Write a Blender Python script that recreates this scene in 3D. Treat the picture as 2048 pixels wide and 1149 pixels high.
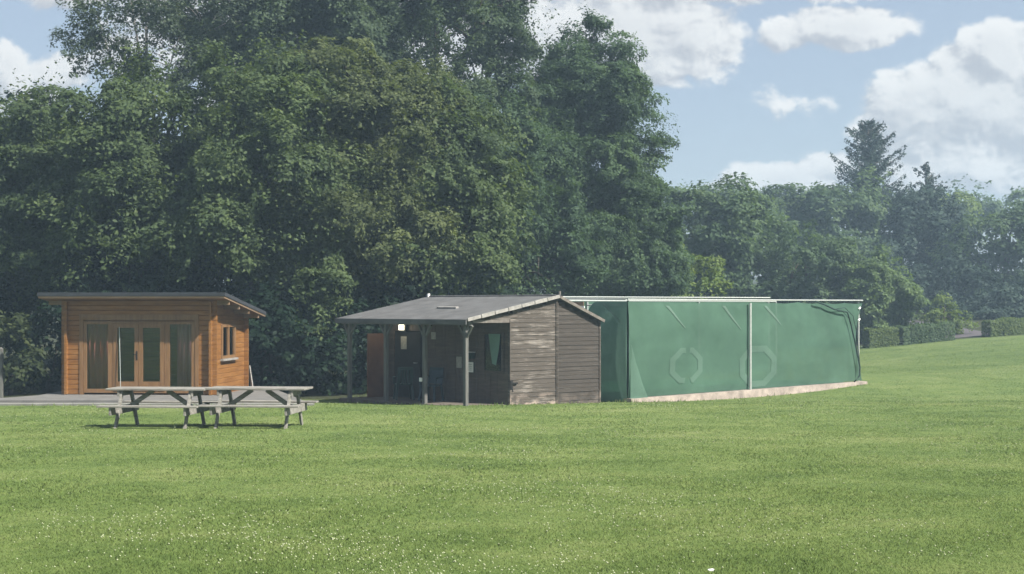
import bpy, bmesh, math, random
import numpy as np
from mathutils import Vector, Matrix

for _o in list(bpy.data.objects):
    bpy.data.objects.remove(_o)
S = bpy.context.scene
COL = S.collection
R = math.radians

# ------------------------------------------------------------------ camera
F = 3000.0            # focal length in photograph pixels (2048 wide)
HZ = 615.0            # photograph row of the horizon
CAMZ = 2.5            # camera height above the ground by the shed (the lawn falls away)
cam = bpy.data.objects.new("camera", bpy.data.cameras.new("camera"))
COL.objects.link(cam)
cam.location = (0, 0, CAMZ)
cam.rotation_euler = (R(90), 0, 0)
cam.data.sensor_width = 36.0
cam.data.lens = 36.0 * F / 2048.0
cam.data.shift_y = (HZ - 574.5) / 2048.0
cam.data.clip_end = 5000
S.camera = cam

# ------------------------------------------------------------------ render set-up
S.render.engine = 'CYCLES'
S.cycles.use_denoising = True
S.cycles.max_bounces = 6
S.cycles.diffuse_bounces = 3
S.cycles.glossy_bounces = 2
S.cycles.transmission_bounces = 3
S.cycles.transparent_max_bounces = 12
S.cycles.volume_bounces = 0
S.cycles.sample_clamp_indirect = 4
S.view_settings.view_transform = 'Standard'
S.view_settings.look = 'None'
S.view_settings.gamma = 1.0
EXPO = 1.8
S.view_settings.exposure = EXPO

# ------------------------------------------------------------------ sun
SUN_EL, SUN_AZ = 46.0, 122.0     # degrees; azimuth clockwise from the view direction
sd = bpy.data.lights.new("sun", 'SUN')
sd.energy = 3.6
sd.angle = R(1.0)
sd.color = (1.0, 0.94, 0.84)
sun = bpy.data.objects.new("sun", sd)
COL.objects.link(sun)
to_sun = Vector((math.sin(R(SUN_AZ)) * math.cos(R(SUN_EL)), math.cos(R(SUN_AZ)) * math.cos(R(SUN_EL)), math.sin(R(SUN_EL))))
sun.rotation_euler = (-to_sun).to_track_quat('-Z', 'Y').to_euler()
sun.location = to_sun * 100


# ------------------------------------------------------------------ node helper
class NT:
    def __init__(s, tree):
        s.t = tree
        s.n = tree.nodes
        s.l = tree.links

    def put(s, sock, v):
        if v is None:
            return
        if isinstance(v, bpy.types.NodeSocket):
            s.l.new(v, sock)
        else:
            if hasattr(sock, 'default_value') and hasattr(sock.default_value, '__len__') and not hasattr(v, '__len__'):
                v = [v] * len(sock.default_value)
            if hasattr(sock.default_value, '__len__') and len(sock.default_value) == 4 and len(v) == 3:
                v = list(v) + [1]
            sock.default_value = v

    def math(s, op, a, b=None, c=None, clamp=False):
        n = s.n.new('ShaderNodeMath'); n.operation = op; n.use_clamp = clamp
        for i, v in enumerate((a, b, c)):
            s.put(n.inputs[i], v)
        return n.outputs[0]

    def vmath(s, op, a, b=None):
        n = s.n.new('ShaderNodeVectorMath'); n.operation = op
        s.put(n.inputs[0], a)
        s.put(n.inputs[1], b)
        return n.outputs['Value'] if op in ('LENGTH', 'DOT_PRODUCT', 'DISTANCE') else n.outputs[0]

    def mix(s, f, a, b, mode='MIX'):
        n = s.n.new('ShaderNodeMix'); n.data_type = 'RGBA'; n.blend_type = mode; n.clamp_factor = True
        s.put(n.inputs[0], f); s.put(n.inputs[6], a); s.put(n.inputs[7], b)
        return n.outputs[2]

    def noise(s, vec, scale, detail=4, rough=.5, dist=0.0, out=0):
        n = s.n.new('ShaderNodeTexNoise')
        s.put(n.inputs['Vector'], vec)
        n.inputs['Scale'].default_value = scale; n.inputs['Detail'].default_value = detail
        n.inputs['Roughness'].default_value = rough; n.inputs['Distortion'].default_value = dist
        return n.outputs[out]

    def ramp(s, f, stops, interp='LINEAR'):
        n = s.n.new('ShaderNodeValToRGB'); n.color_ramp.interpolation = interp
        e = n.color_ramp.elements
        while len(e) < len(stops):
            e.new(.5)
        for i, (p, c) in enumerate(stops):
            e[i].position = p
            e[i].color = list(c) + [1] if len(c) == 3 else c
        s.put(n.inputs[0], f)
        return n.outputs[0]

    def mapr(s, v, a, b, c, d, smooth=False):
        n = s.n.new('ShaderNodeMapRange'); n.clamp = True
        if smooth:
            n.interpolation_type = 'SMOOTHSTEP'
        for i, x in enumerate((v, a, b, c, d)):
            s.put(n.inputs[i], x)
        return n.outputs[0]

    def scale(s, vec, k):
        n = s.n.new('ShaderNodeMapping')
        s.put(n.inputs[0], vec)
        n.inputs['Scale'].default_value = k
        return n.outputs[0]

    def comb(s, x, y, z):
        n = s.n.new('ShaderNodeCombineXYZ')
        for i, v in enumerate((x, y, z)):
            s.put(n.inputs[i], v)
        return n.outputs[0]

    def sep(s, v):
        n = s.n.new('ShaderNodeSeparateXYZ'); s.put(n.inputs[0], v)
        return n.outputs


# ------------------------------------------------------------------ world: Nishita sky with cumulus
W = bpy.data.worlds.new("World")
S.world = W
W.use_nodes = True
W.node_tree.nodes.clear()
w = NT(W.node_tree)
SKY_K = 0.05
sky = w.n.new('ShaderNodeTexSky')
sky.sky_type = 'NISHITA'
sky.sun_disc = False
sky.sun_elevation = R(SUN_EL)
sky.sun_rotation = R(SUN_AZ)
sky.air_density = 1.0
sky.dust_density = 1.0
sky.ozone_density = 2.0
wtc = w.n.new('ShaderNodeTexCoord')
wdir = wtc.outputs['Generated']
# cumulus heaps as (azimuth tangent, elevation tangent, half sizes) of real sky directions
CL = []
def cl(px, py, rx, ry, k=1.0):
    CL.append(((px - 1024) / F, (HZ - py) / F, rx / F, ry / F, k))
cl(1960, 200, 190, 130, 1.9); cl(1860, 235, 150, 110, 1.9); cl(1790, 250, 100, 90, .9); cl(1990, 110, 110, 85, 1.9); cl(1890, 120, 60, 50); cl(2120, 220, 220, 190, 1.9); cl(1960, 340, 300, 60, .8)
cl(1560, 365, 150, 50, 1.4); cl(1640, 345, 90, 50); cl(1470, 378, 80, 26, .8)
cl(1260, 70, 260, 110, 1.5); cl(1400, 80, 100, 90, 1.3); cl(1250, 20, 220, 60); cl(1320, 135, 90, 55, .9); cl(1690, 58, 160, 48, 1.3); cl(1570, 70, 80, 40, .9); cl(1400, -30, 420, 46); cl(1130, 80, 170, 110)
cl(1600, 208, 80, 30, .22)
cl(40, 190, 130, 90); cl(120, 150, 80, 45, .9); cl(10, 130, 60, 60, .9)
cl(150, -25, 190, 40, .8); cl(700, 80, 500, 220, .9)


def cloud_density(vec):
    x, y, z = w.sep(vec)
    yy = w.math('MAXIMUM', y, .06)
    uv = w.comb(w.math('DIVIDE', x, yy), w.math('DIVIDE', z, yy), 0.0)
    warp = w.noise(uv, 14.0, 3, .5, out=1)
    uvw = w.vmath('ADD', uv, w.vmath('MULTIPLY', w.vmath('SUBTRACT', warp, (.5, .5, .5)), (.022, .016, 0)))
    m = None
    for cu, cv, ru, rv, k in CL:
        d = w.vmath('LENGTH', w.vmath('MULTIPLY', w.vmath('SUBTRACT', uvw, (cu, cv, 0)), (1 / ru, 1 / rv, 0)))
        e = w.math('MULTIPLY', w.math('SUBTRACT', 1.0, d), k)
        m = e if m is None else w.math('MAXIMUM', m, e)
    # scattered cumulus over the rest of the sky
    far = w.math('SUBTRACT', w.noise(vec, 3.2, 5, .55), .58)
    away = w.mapr(w.vmath('LENGTH', w.vmath('MULTIPLY', uv, (1 / .40, 1 / .34, 0))), 1.0, 1.2, 0, 1)
    back = w.mapr(y, .02, .1, 1, 0)
    away = w.math('MAXIMUM', away, back)
    m = w.math('MAXIMUM', m, w.math('SUBTRACT', w.math('MULTIPLY', w.math('ADD', w.math('MULTIPLY', far, 4.0), 1.0), away), 1.0))
    n = w.noise(w.scale(uv, (1, 1.2, 1)), 32.0, 12, .63, .2)
    n2 = w.noise(uv, 9.0, 2, .5)
    raw = w.math('ADD', m, w.math('ADD', w.math('MULTIPLY', w.math('SUBTRACT', n, .5), 1.55), w.math('MULTIPLY', w.math('SUBTRACT', n2, .5), .55)))
    return raw, z, m, w.math('SUBTRACT', raw, m)


raw1, zz, m1, n1 = cloud_density(wdir)
raw2, _, m2, n2_ = cloud_density(w.vmath('ADD', wdir, (.007, 0, .009)))
cov = w.mapr(raw1, .0, .30, 0, 1, True)
raw3, _, m3, n3 = cloud_density(w.vmath('ADD', wdir, (.0022, 0, .0030)))
d12 = w.math('ADD', w.math('ADD', w.math('MULTIPLY', w.math('SUBTRACT', n1, n2_), .75), w.math('MULTIPLY', w.math('SUBTRACT', n1, n3), .8)), w.math('MULTIPLY', w.math('SUBTRACT', m1, m2), .5))
lit = w.mapr(d12, -.40, .28, 0, 1, True)
thick = w.mapr(raw1, .35, 1.2, 0, 1)
K = 1.0 / (2 ** EXPO)
ccol = w.mix(lit, [v * K for v in (.50, .52, .57)], [v * K for v in (.97, .965, .95)])
ccol = w.mix(w.math('MULTIPLY', thick, .30), ccol, [v * K for v in (.52, .54, .58)])
skyc = w.mix(1.0, sky.outputs[0], (SKY_K * 1.0, SKY_K * .92, SKY_K * .90), 'MULTIPLY')
skyc = w.mix(.58, skyc, [v * K for v in (.43, .49, .585)])     # thin high veil
wcol = w.mix(w.math('MULTIPLY', cov, .96), skyc, ccol)
bg = w.n.new('ShaderNodeBackground')
w.l.new(wcol, bg.inputs[0])
bg.inputs[1].default_value = 1.0
wo = w.n.new('ShaderNodeOutputWorld')
w.l.new(bg.outputs[0], wo.inputs[0])


# ------------------------------------------------------------------ geometry helpers
class MB:
    def __init__(s):
        s.v = []; s.f = []

    def add(s, verts, faces):
        o = len(s.v)
        s.v += [tuple(p) for p in verts]
        s.f += [tuple(i + o for i in f) for f in faces]
        return s

    def box(s, x0, x1, y0, y1, z0, z1):
        return s.add([(x0, y0, z0), (x1, y0, z0), (x1, y1, z0), (x0, y1, z0), (x0, y0, z1), (x1, y0, z1), (x1, y1, z1), (x0, y1, z1)],
                     [(3, 2, 1, 0), (4, 5, 6, 7), (0, 1, 5, 4), (1, 2, 6, 5), (2, 3, 7, 6), (3, 0, 4, 7)])

    def bar(s, p, q, wd, ht, up=(0, 0, 1)):
        p, q = Vector(p), Vector(q)
        d = (q - p).normalized()
        a = d.cross(Vector(up))
        if a.length < 1e-4:
            a = d.cross(Vector((1, 0, 0)))
        a.normalize()
        b = a.cross(d).normalized()
        vs = []
        for c in (p, q):
            for i, j in ((-1, -1), (1, -1), (1, 1), (-1, 1)):
                vs.append(c + a * (i * wd / 2) + b * (j * ht / 2))
        return s.add(vs, [(3, 2, 1, 0), (4, 5, 6, 7), (0, 1, 5, 4), (1, 2, 6, 5), (2, 3, 7, 6), (3, 0, 4, 7)])

    def tube(s, pts, r, n=8):
        pts = [Vector(p) for p in pts]
        rs = r if hasattr(r, '__len__') else [r] * len(pts)
        vs = []; fs = []
        ref = Vector((.31, .2, .93))
        for i, p in enumerate(pts):
            d = (pts[min(i + 1, len(pts) - 1)] - pts[max(i - 1, 0)]).normalized()
            rr = ref if abs(d.dot(ref)) < .9 else Vector((1, 0, 0))
            a = d.cross(rr).normalized(); b = d.cross(a)
            for k in range(n):
                t = 2 * math.pi * k / n
                vs.append(p + (a * math.cos(t) + b * math.sin(t)) * rs[i])
        for i in range(len(pts) - 1):
            for k in range(n):
                fs.append((i * n + k, i * n + (k + 1) % n, (i + 1) * n + (k + 1) % n, (i + 1) * n + k))
        fs.append(tuple(range(n))); fs.append(tuple(reversed(range((len(pts) - 1) * n, len(pts) * n))))
        return s.add(vs, fs)

    def prism(s, poly, y0, y1):          # poly in (x, z)
        n = len(poly)
        vs = [(x, y0, z) for x, z in poly] + [(x, y1, z) for x, z in poly]
        fs = [tuple(range(n)), tuple(reversed(range(n, 2 * n)))]
        fs += [((i + 1) % n, i, n + i, n + (i + 1) % n) for i in range(n)]
        return s.add(vs, fs)

    def build(s, name, mat, parent=None, smooth=False, bevel=0.0):
        me = bpy.data.meshes.new(name)
        me.from_pydata(s.v, [], s.f)
        bm = bmesh.new(); bm.from_mesh(me)
        bmesh.ops.recalc_face_normals(bm, faces=bm.faces)
        bm.to_mesh(me); bm.free()
        if smooth:
            me.polygons.foreach_set('use_smooth', [True] * len(me.polygons))
        me.materials.append(mat)
        o = bpy.data.objects.new(name, me)
        COL.objects.link(o)
        if parent:
            o.parent = parent
        if bevel:
            m = o.modifiers.new("bevel", 'BEVEL'); m.width = bevel; m.segments = 2; m.limit_method = 'ANGLE'
        return o


def tag(o, label=None, cat=None, group=None, kind=None):
    if label: o['label'] = label
    if cat: o['category'] = cat
    if group: o['group'] = group
    if kind: o['kind'] = kind
    return o


def thing(name, loc, rz, label, cat, group=None):
    o = bpy.data.objects.new(name, None)
    o.empty_display_size = .2
    COL.objects.link(o)
    o.location = loc; o.rotation_euler = (0, 0, rz)
    return tag(o, label, cat, group)


def copy_tree(o, parent=None):
    c = o.copy(); COL.objects.link(c)
    if parent: c.parent = parent
    for ch in list(o.children):
        copy_tree(ch, c)
    return c


def at(px, py, Z):
    return Vector(((px - 1024) / F * Z, Z, CAMZ - (py - HZ) / F * Z))


# ------------------------------------------------------------------ the lie of the land
_gy = np.arange(-40, 420, .5)
_gz = np.interp(_gy, [-40, 0, 9, 20, 29, 38, 41.8, 44, 46.5, 49, 51.5, 56, 80, 100, 130, 200, 420],
                [1.3, .92, 0.80, .46, .19, 0, -.15, -.25, -.285, -.26, -.13, -.02, .03, .75, 2.0, 4.5, 10])
_k = np.exp(-.5 * (np.arange(-4, 5) * .5 / .8) ** 2); _k /= _k.sum()
_gz = np.convolve(np.pad(_gz, 4, mode='edge'), _k, mode='valid')


def ground(x, y):
    x = np.asarray(x, float); y = np.asarray(y, float)
    b = np.interp(y, _gy, _gz)
    t = np.clip((x - 12) / 20, 0, 1); t = t * t * (3 - 2 * t)
    k = np.clip((y - 40) / 40, 0, 1); k = k * k * (3 - 2 * k)
    bump = .012 * np.sin(x * .9 + .3 * y) * np.sin(y * .55 + 1.3) + .02 * np.sin(x * .23 + 1) * np.sin(y * .19)
    near = np.clip((36 - y) / 6, 0, 1)
    return b + t * k * 1.0 + bump * near


def gz(x, y):
    return float(ground(x, y))


# ------------------------------------------------------------------ materials
def new_mat(name):
    m = bpy.data.materials.new(name)
    m.use_nodes = True
    m.node_tree.nodes.clear()
    t = NT(m.node_tree)
    out = t.n.new('ShaderNodeOutputMaterial')
    return m, t, out


def principled(t, out, col, rough=.7, spec=.3, metal=0, bump=None, bstr=.3, bdist=.01):
    p = t.n.new('ShaderNodeBsdfPrincipled')
    t.put(p.inputs['Base Color'], col)
    t.put(p.inputs['Roughness'], rough)
    p.inputs['Specular IOR Level'].default_value = spec
    p.inputs['Metallic'].default_value = metal
    if bump is not None:
        b = t.n.new('ShaderNodeBump')
        b.inputs['Strength'].default_value = bstr; b.inputs['Distance'].default_value = bdist
        t.put(b.inputs['Height'], bump)
        t.l.new(b.outputs[0], p.inputs['Normal'])
    t.l.new(p.outputs[0], out.inputs[0])
    return p


def coords(t, kind='Object'):
    return t.n.new('ShaderNodeTexCoord').outputs[kind]


def wood(name, dark, mid, light, stretch=(1, 12, 12), scale=1.6, rough=.75, spec=.2):
    m, t, out = new_mat(name)
    v = t.scale(coords(t), stretch)
    a = t.noise(v, scale, 6, .62, .4)
    b = t.noise(t.scale(coords(t), (1, 1, 1)), 1.1, 3, .5)
    c = t.ramp(t.math('ADD', t.math('MULTIPLY', a, .75), t.math('MULTIPLY', b, .25)), [(.32, dark), (.5, mid), (.68, light)])
    principled(t, out, c, rough, spec, bump=a, bstr=.35, bdist=.006)
    return m


def plain(name, col, rough=.6, var=.15, scale=6.0, spec=.3, metal=0):
    m, t, out = new_mat(name)
    a = t.noise(coords(t), scale, 5, .6)
    c = t.mix(t.mapr(a, .3, .7, 0, 1), [x * (1 - var) for x in col], [min(1, x * (1 + var)) for x in col])
    principled(t, out, c, rough, spec, metal, bump=a, bstr=.1)
    return m


M_cabin = wood("cabin_wood", (.140, .060, .016), (.192, .088, .024), (.25, .126, .04), (1.2, 1.2, 9), 1.4, .5, .35)
M_frame = wood("cabin_frame_wood", (.125, .068, .030), (.165, .092, .041), (.205, .12, .057), (9, 9, 1), 1.5, .5, .35)
M_soffit = wood("soffit_wood", (.12, .06, .03), (.17, .09, .045), (.22, .12, .06), (1, 8, 8), 1.5)
M_fascia = wood("fascia_wood", (.15, .10, .062), (.20, .14, .088), (.25, .18, .12), (1, 10, 10), 1.5)
M_felt = plain("roof_felt", (.026, .030, .036), .9, .22, 5)
M_felt2 = plain("mineral_felt", (.084, .085, .086), .95, .28, 2.2)
M_picnic = wood("weathered_picnic_wood", (.10, .094, .083), (.18, .173, .155), (.285, .277, .255), (2.2, 14, 14), 1.6, .85)
M_post = wood("porch_post_wood", (.07, .07, .066), (.105, .105, .098), (.15, .15, .14), (14, 14, 1.5), 1.5, .8)
M_verge = wood("verge_board", (.15, .143, .132), (.22, .212, .20), (.30, .29, .275), (5, 5, 5), 1.6)
M_beam = wood("header_beam", (.08, .07, .062), (.125, .112, .10), (.18, .165, .15), (5, 5, 5), 1.6)
M_inner = wood("porch_back_wall", (.055, .042, .034), (.08, .062, .05), (.115, .09, .07), (1, 1, 8), 2.0)
M_door = wood("varnished_door", (.105, .050, .030), (.145, .072, .044), (.18, .092, .058), (1, 6, 1), 2.0, .5, .3)
M_black = plain("black_iron", (.012, .012, .012), .5, .1)
M_galv = plain("galvanised_tube", (.36, .38, .365), .5, .12, 14, .5, .2)
M_white = plain("white_paint", (.74, .74, .72), .5, .06)
M_paper = plain("paper", (.62, .62, .60), .8, .05)
M_paperd = plain("faded_paper", (.28, .27, .25), .8, .2, 12)
M_chair = plain("green_plastic", (.012, .036, .030), .4, .1)
M_chairb = plain("blue_green_plastic", (.010, .028, .038), .4, .1)
M_conc = plain("weathered_concrete", (.25, .212, .185), .9, .35, 3.5)
M_pave = plain("paving", (.12, .118, .113), .9, .2, 2.5)
M_paved = plain("paving_edge", (.17, .17, .155), .9, .2, 3)
M_floor = plain("porch_floor", (.10, .085, .07), .9, .2, 3)
M_cord = plain("dark_cord", (.012, .03, .025), .9, .1)
M_hoop, t, out = new_mat("pale_hoop")
_d = t.n.new('ShaderNodeBsdfDiffuse'); _d.inputs[0].default_value = (.84, .88, .84, 1)
_t = t.n.new('ShaderNodeBsdfTranslucent'); _t.inputs[0].default_value = (.84, .88, .84, 1)
_m = t.n.new('ShaderNodeMixShader'); _m.inputs[0].default_value = .5
t.l.new(_d.outputs[0], _m.inputs[1]); t.l.new(_t.outputs[0], _m.inputs[2]); t.l.new(_m.outputs[0], out.inputs[0])
M_bark = wood("bark", (.03, .026, .02), (.05, .043, .033), (.08, .07, .055), (8, 8, 1.2), 1.5, .95)
M_birchbark = wood("birch_bark", (.08, .08, .075), (.22, .21, .2), (.34, .33, .32), (3, 3, 9), 1.2, .9)
M_asphalt = plain("drive_asphalt", (.075, .066, .074), .95, .12, 1.5)
M_dirt = plain("bark_soil", (.035, .03, .02), .95, .3, 1)
M_curtain = wood("curtain_brown", (.24, .070, .058), (.30, .092, .078), (.34, .115, .095), (14, 1, .3), 1.6, .9)
M_curtain2 = wood("curtain_plum", (.20, .07, .09), (.29, .12, .145), (.46, .27, .30), (14, 1, .3), 1.6, .9)
M_dark = plain("dark_interior", (.02, .02, .018), .9, .2)

# siding: strongly weathered boards
def siding(name, dark, mid, light, k):
    m, t, out = new_mat(name)
    co = coords(t)
    a = t.noise(t.scale(co, (1.3, 1.3, 30)), 1.6, 7, .68, .5)
    b = t.noise(co, 1.6, 4, .55)
    g = t.noise(t.scale(co, (.6, .6, 8)), 1.0, 2, .5)
    f = t.math('ADD', t.math('ADD', t.math('MULTIPLY', a, .55), t.math('MULTIPLY', b, .2)), t.math('MULTIPLY', g, .25))
    c = t.ramp(f, [(.34, dark), (.45, mid), (.53, mid), (.60, light)])
    x, y, z = t.sep(co)
    worn = t.math('MULTIPLY', t.mapr(z, .0, .32, 1, 0, True), t.mapr(t.noise(t.scale(co, (1, 1, 2.5)), 2.4, 4, .6), .46, .6, 0, k))
    c = t.mix(worn, c, (.42, .34, .29))
    principled(t, out, c, .85, .15, bump=a, bstr=.5, bdist=.008)
    return m

M_side_l = siding("weathered_siding", (.030, .026, .022), (.066, .057, .049), (.20, .182, .163), .5)
M_side_r = siding("brown_siding", (.030, .026, .023), (.046, .040, .035), (.080, .071, .063), .1)

# window glass
def glass():
    m, t, out = new_mat("window_glass")
    tr = t.n.new('ShaderNodeBsdfTransparent'); tr.inputs[0].default_value = (.86, .90, .87, 1)
    gl = t.n.new('ShaderNodeBsdfGlossy'); gl.inputs[0].default_value = (.9, .92, .9, 1); gl.inputs['Roughness'].default_value = .04
    fr = t.n.new('ShaderNodeFresnel'); fr.inputs[0].default_value = 1.5
    mx = t.n.new('ShaderNodeMixShader')
    t.l.new(fr.outputs[0], mx.inputs[0]); t.l.new(tr.outputs[0], mx.inputs[1]); t.l.new(gl.outputs[0], mx.inputs[2])
    t.l.new(mx.outputs[0], out.inputs[0])
    return m
M_glass = glass()

# netting: fine green mesh, partly see-through
def netting(name, col, see):
    m, t, out = new_mat(name)
    co = coords(t)
    n = t.noise(t.scale(co, (.35, 1, .7)), 1.4, 4, .55, .4)
    c = t.mix(t.mapr(n, .3, .7, 0, 1), [v * .82 for v in col], [v * 1.18 for v in col])
    d = t.n.new('ShaderNodeBsdfDiffuse'); t.put(d.inputs[0], c)
    tl = t.n.new('ShaderNodeBsdfTranslucent'); t.put(tl.inputs[0], c)
    m1 = t.n.new('ShaderNodeMixShader'); m1.inputs[0].default_value = .42
    t.l.new(d.outputs[0], m1.inputs[1]); t.l.new(tl.outputs[0], m1.inputs[2])
    tr = t.n.new('ShaderNodeBsdfTransparent')
    m2 = t.n.new('ShaderNodeMixShader')
    f = t.mapr(t.noise(co, 2.2, 3, .5), .3, .7, see - .05, see + .05)
    t.put(m2.inputs[0], f)
    t.l.new(m1.outputs[0], m2.inputs[1]); t.l.new(tr.outputs[0], m2.inputs[2])
    t.l.new(m2.outputs[0], out.inputs[0])
    return m
M_net = netting("green_netting", (.086, .160, .116), .07)
M_streak = netting("pale_brace_streak", (.15, .228, .188), .0)
M_ring = netting("hoop_stand_in", (.118, .198, .154), .0)  # bands laid on the net in place of hoops seen through it
M_net_end = netting("green_netting_end", (.115, .20, .158), .06)  # same netting, its colour lightened to lift the shade on the end
M_net_flap = netting("green_netting_double", (.125, .215, .165), .1)

# leaves
def leaf_mat(name, dark, mid, light, transl=.42):
    m, t, out = new_mat(name)
    a = t.n.new('ShaderNodeAttribute'); a.attribute_name = 'tone'
    c = t.ramp(a.outputs['Fac'], [(0, dark), (.5, mid), (1, light)])
    d = t.n.new('ShaderNodeBsdfPrincipled')
    t.put(d.inputs['Base Color'], c); d.inputs['Roughness'].default_value = .62; d.inputs['Specular IOR Level'].default_value = .14
    tl = t.n.new('ShaderNodeBsdfTranslucent')
    t.put(tl.inputs[0], t.mix(1.0, c, (1.25, 1.3, .6), 'MULTIPLY'))
    mx = t.n.new('ShaderNodeMixShader'); mx.inputs[0].default_value = transl
    t.l.new(d.outputs[0], mx.inputs[1]); t.l.new(tl.outputs[0], mx.inputs[2])
    t.l.new(mx.outputs[0], out.inputs[0])
    return m
L_sycamore = leaf_mat("sycamore_leaves", (.042, .066, .032), (.070, .104, .044), (.112, .150, .060))
L_back = leaf_mat("tall_tree_leaves", (.040, .064, .038), (.062, .094, .052), (.09, .128, .065))
L_alder = leaf_mat("alder_leaves", (.036, .066, .038), (.058, .098, .050), (.085, .135, .06))
L_birch = leaf_mat("birch_leaves", (.04, .06, .04), (.06, .085, .052), (.085, .115, .065), .35)
L_olive = leaf_mat("olive_leaves", (.056, .074, .034), (.084, .108, .046), (.125, .152, .066))
L_pale = leaf_mat("pale_leaves", (.085, .13, .04), (.13, .18, .055), (.19, .24, .08))
L_far = leaf_mat("far_leaves", (.046, .080, .042), (.070, .112, .054), (.10, .148, .066))
L_conifer = leaf_mat("conifer_needles", (.016, .030, .024), (.026, .046, .034), (.04, .066, .044), .12)
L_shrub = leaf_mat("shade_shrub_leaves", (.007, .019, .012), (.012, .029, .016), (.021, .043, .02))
L_fresh = leaf_mat("fresh_bush_leaves", (.06, .10, .045), (.095, .145, .06), (.13, .185, .08))
L_dull = leaf_mat("dull_shrub_leaves", (.03, .044, .02), (.046, .062, .026), (.066, .084, .034))
L_hedge = leaf_mat("hedge_leaves", (.06, .095, .035), (.095, .135, .048), (.14, .18, .06))


# ------------------------------------------------------------------ ground sheet
def grid_mesh(name, xs, ys, mat, dz=0.0, kind='structure'):
    X, Y = np.meshgrid(xs, ys)
    Z = ground(X, Y) + dz
    co = np.stack([X, Y, Z], -1).reshape(-1, 3)
    nx, ny = len(xs), len(ys)
    i = np.arange(nx * ny).reshape(ny, nx)
    f = np.stack([i[:-1, :-1], i[:-1, 1:], i[1:, 1:], i[1:, :-1]], -1).reshape(-1, 4)
    me = bpy.data.meshes.new(name)
    me.from_pydata(co.tolist(), [], f.tolist())
    me.polygons.foreach_set('use_smooth', [True] * len(me.polygons))
    me.materials.append(mat)
    o = bpy.data.objects.new(name, me); COL.objects.link(o)
    o['kind'] = kind
    return o


def lawn_colour(t, pos, tone=None):
    """mown grass: mottled greens, worn yellowish patches, faint mowing bands"""
    a = t.noise(t.scale(pos, (.16, .22, 0)), 1.0, 5, .6)
    b = t.noise(t.scale(pos, (.9, .75, 0)), 1.0, 5, .68)
    c = t.noise(t.scale(pos, (9, 4, 0)), 1.0, 3, .6)
    f = t.math('ADD', t.math('ADD', t.math('MULTIPLY', a, .40), t.math('MULTIPLY', b, .38)), t.math('MULTIPLY', c, .22))
    if tone is not None:
        f = t.math('ADD', f, t.math('MULTIPLY', t.math('SUBTRACT', tone, .5), .13))
    g = t.ramp(f, [(.37, (.063, .097, .029)), (.46, (.093, .136, .039)), (.54, (.123, .164, .052)), (.64, (.166, .195, .077))])
    return g


m_lawn, t, out = new_mat("lawn")
pos = t.n.new('ShaderNodeNewGeometry').outputs['Position']
lc = lawn_colour(t, pos)
x_, y_, z_ = t.sep(pos)
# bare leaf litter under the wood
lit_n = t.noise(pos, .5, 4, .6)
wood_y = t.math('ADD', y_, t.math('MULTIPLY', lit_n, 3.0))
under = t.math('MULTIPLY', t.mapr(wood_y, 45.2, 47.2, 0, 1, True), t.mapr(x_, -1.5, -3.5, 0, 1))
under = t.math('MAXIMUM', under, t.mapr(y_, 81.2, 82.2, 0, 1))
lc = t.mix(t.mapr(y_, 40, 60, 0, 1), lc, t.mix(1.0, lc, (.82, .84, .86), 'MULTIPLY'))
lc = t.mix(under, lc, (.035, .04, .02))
fine = t.noise(t.scale(pos, (26, 12, 10)), 1.0, 6, .7)
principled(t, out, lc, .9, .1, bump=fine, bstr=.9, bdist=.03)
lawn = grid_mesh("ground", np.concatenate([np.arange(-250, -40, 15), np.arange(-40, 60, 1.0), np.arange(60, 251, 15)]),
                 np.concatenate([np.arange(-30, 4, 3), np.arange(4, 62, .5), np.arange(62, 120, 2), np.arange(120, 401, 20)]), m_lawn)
# drive climbing between the hedges
drive = grid_mesh("driveway", np.linspace(23.6, 27.0, 10), np.linspace(82.5, 100, 20), M_asphalt, .02)


# ------------------------------------------------------------------ foliage
def leaf_object(name, P, Nn, size, tone, mat, parent=None, aspect=.62):
    n = len(P)
    rng = np.random.default_rng(n)
    rnd = rng.normal(size=(n, 3))
    t1 = np.cross(Nn, rnd); t1 /= np.linalg.norm(t1, axis=1, keepdims=True) + 1e-9
    t2 = np.cross(Nn, t1); t2 /= np.linalg.norm(t2, axis=1, keepdims=True) + 1e-9
    s = size[:, None]
    V = np.empty((n, 4, 3), np.float32)
    fold = Nn * s * .12
    V[:, 0] = P - t2 * s; V[:, 1] = P + t1 * s * aspect + fold; V[:, 2] = P + t2 * s; V[:, 3] = P - t1 * s * aspect + fold
    me = bpy.data.meshes.new(name)
    me.vertices.add(n * 4); me.vertices.foreach_set('co', V.reshape(-1))
    me.loops.add(n * 4); me.loops.foreach_set('vertex_index', np.arange(n * 4, dtype=np.int32))
    me.polygons.add(n); me.polygons.foreach_set('loop_start', np.arange(0, n * 4, 4, dtype=np.int32))
    me.update(calc_edges=True)
    at_ = me.attributes.new('tone', 'FLOAT', 'FACE')
    at_.data.foreach_set('value', np.clip(tone, 0, 1).astype(np.float32))
    me.materials.append(mat)
    o = bpy.data.objects.new(name, me); COL.objects.link(o)
    if parent: o.parent = parent
    return o


def unit(rng, n):
    d = rng.normal(size=(n, 3))
    return d / np.linalg.norm(d, axis=1, keepdims=True)


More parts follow.
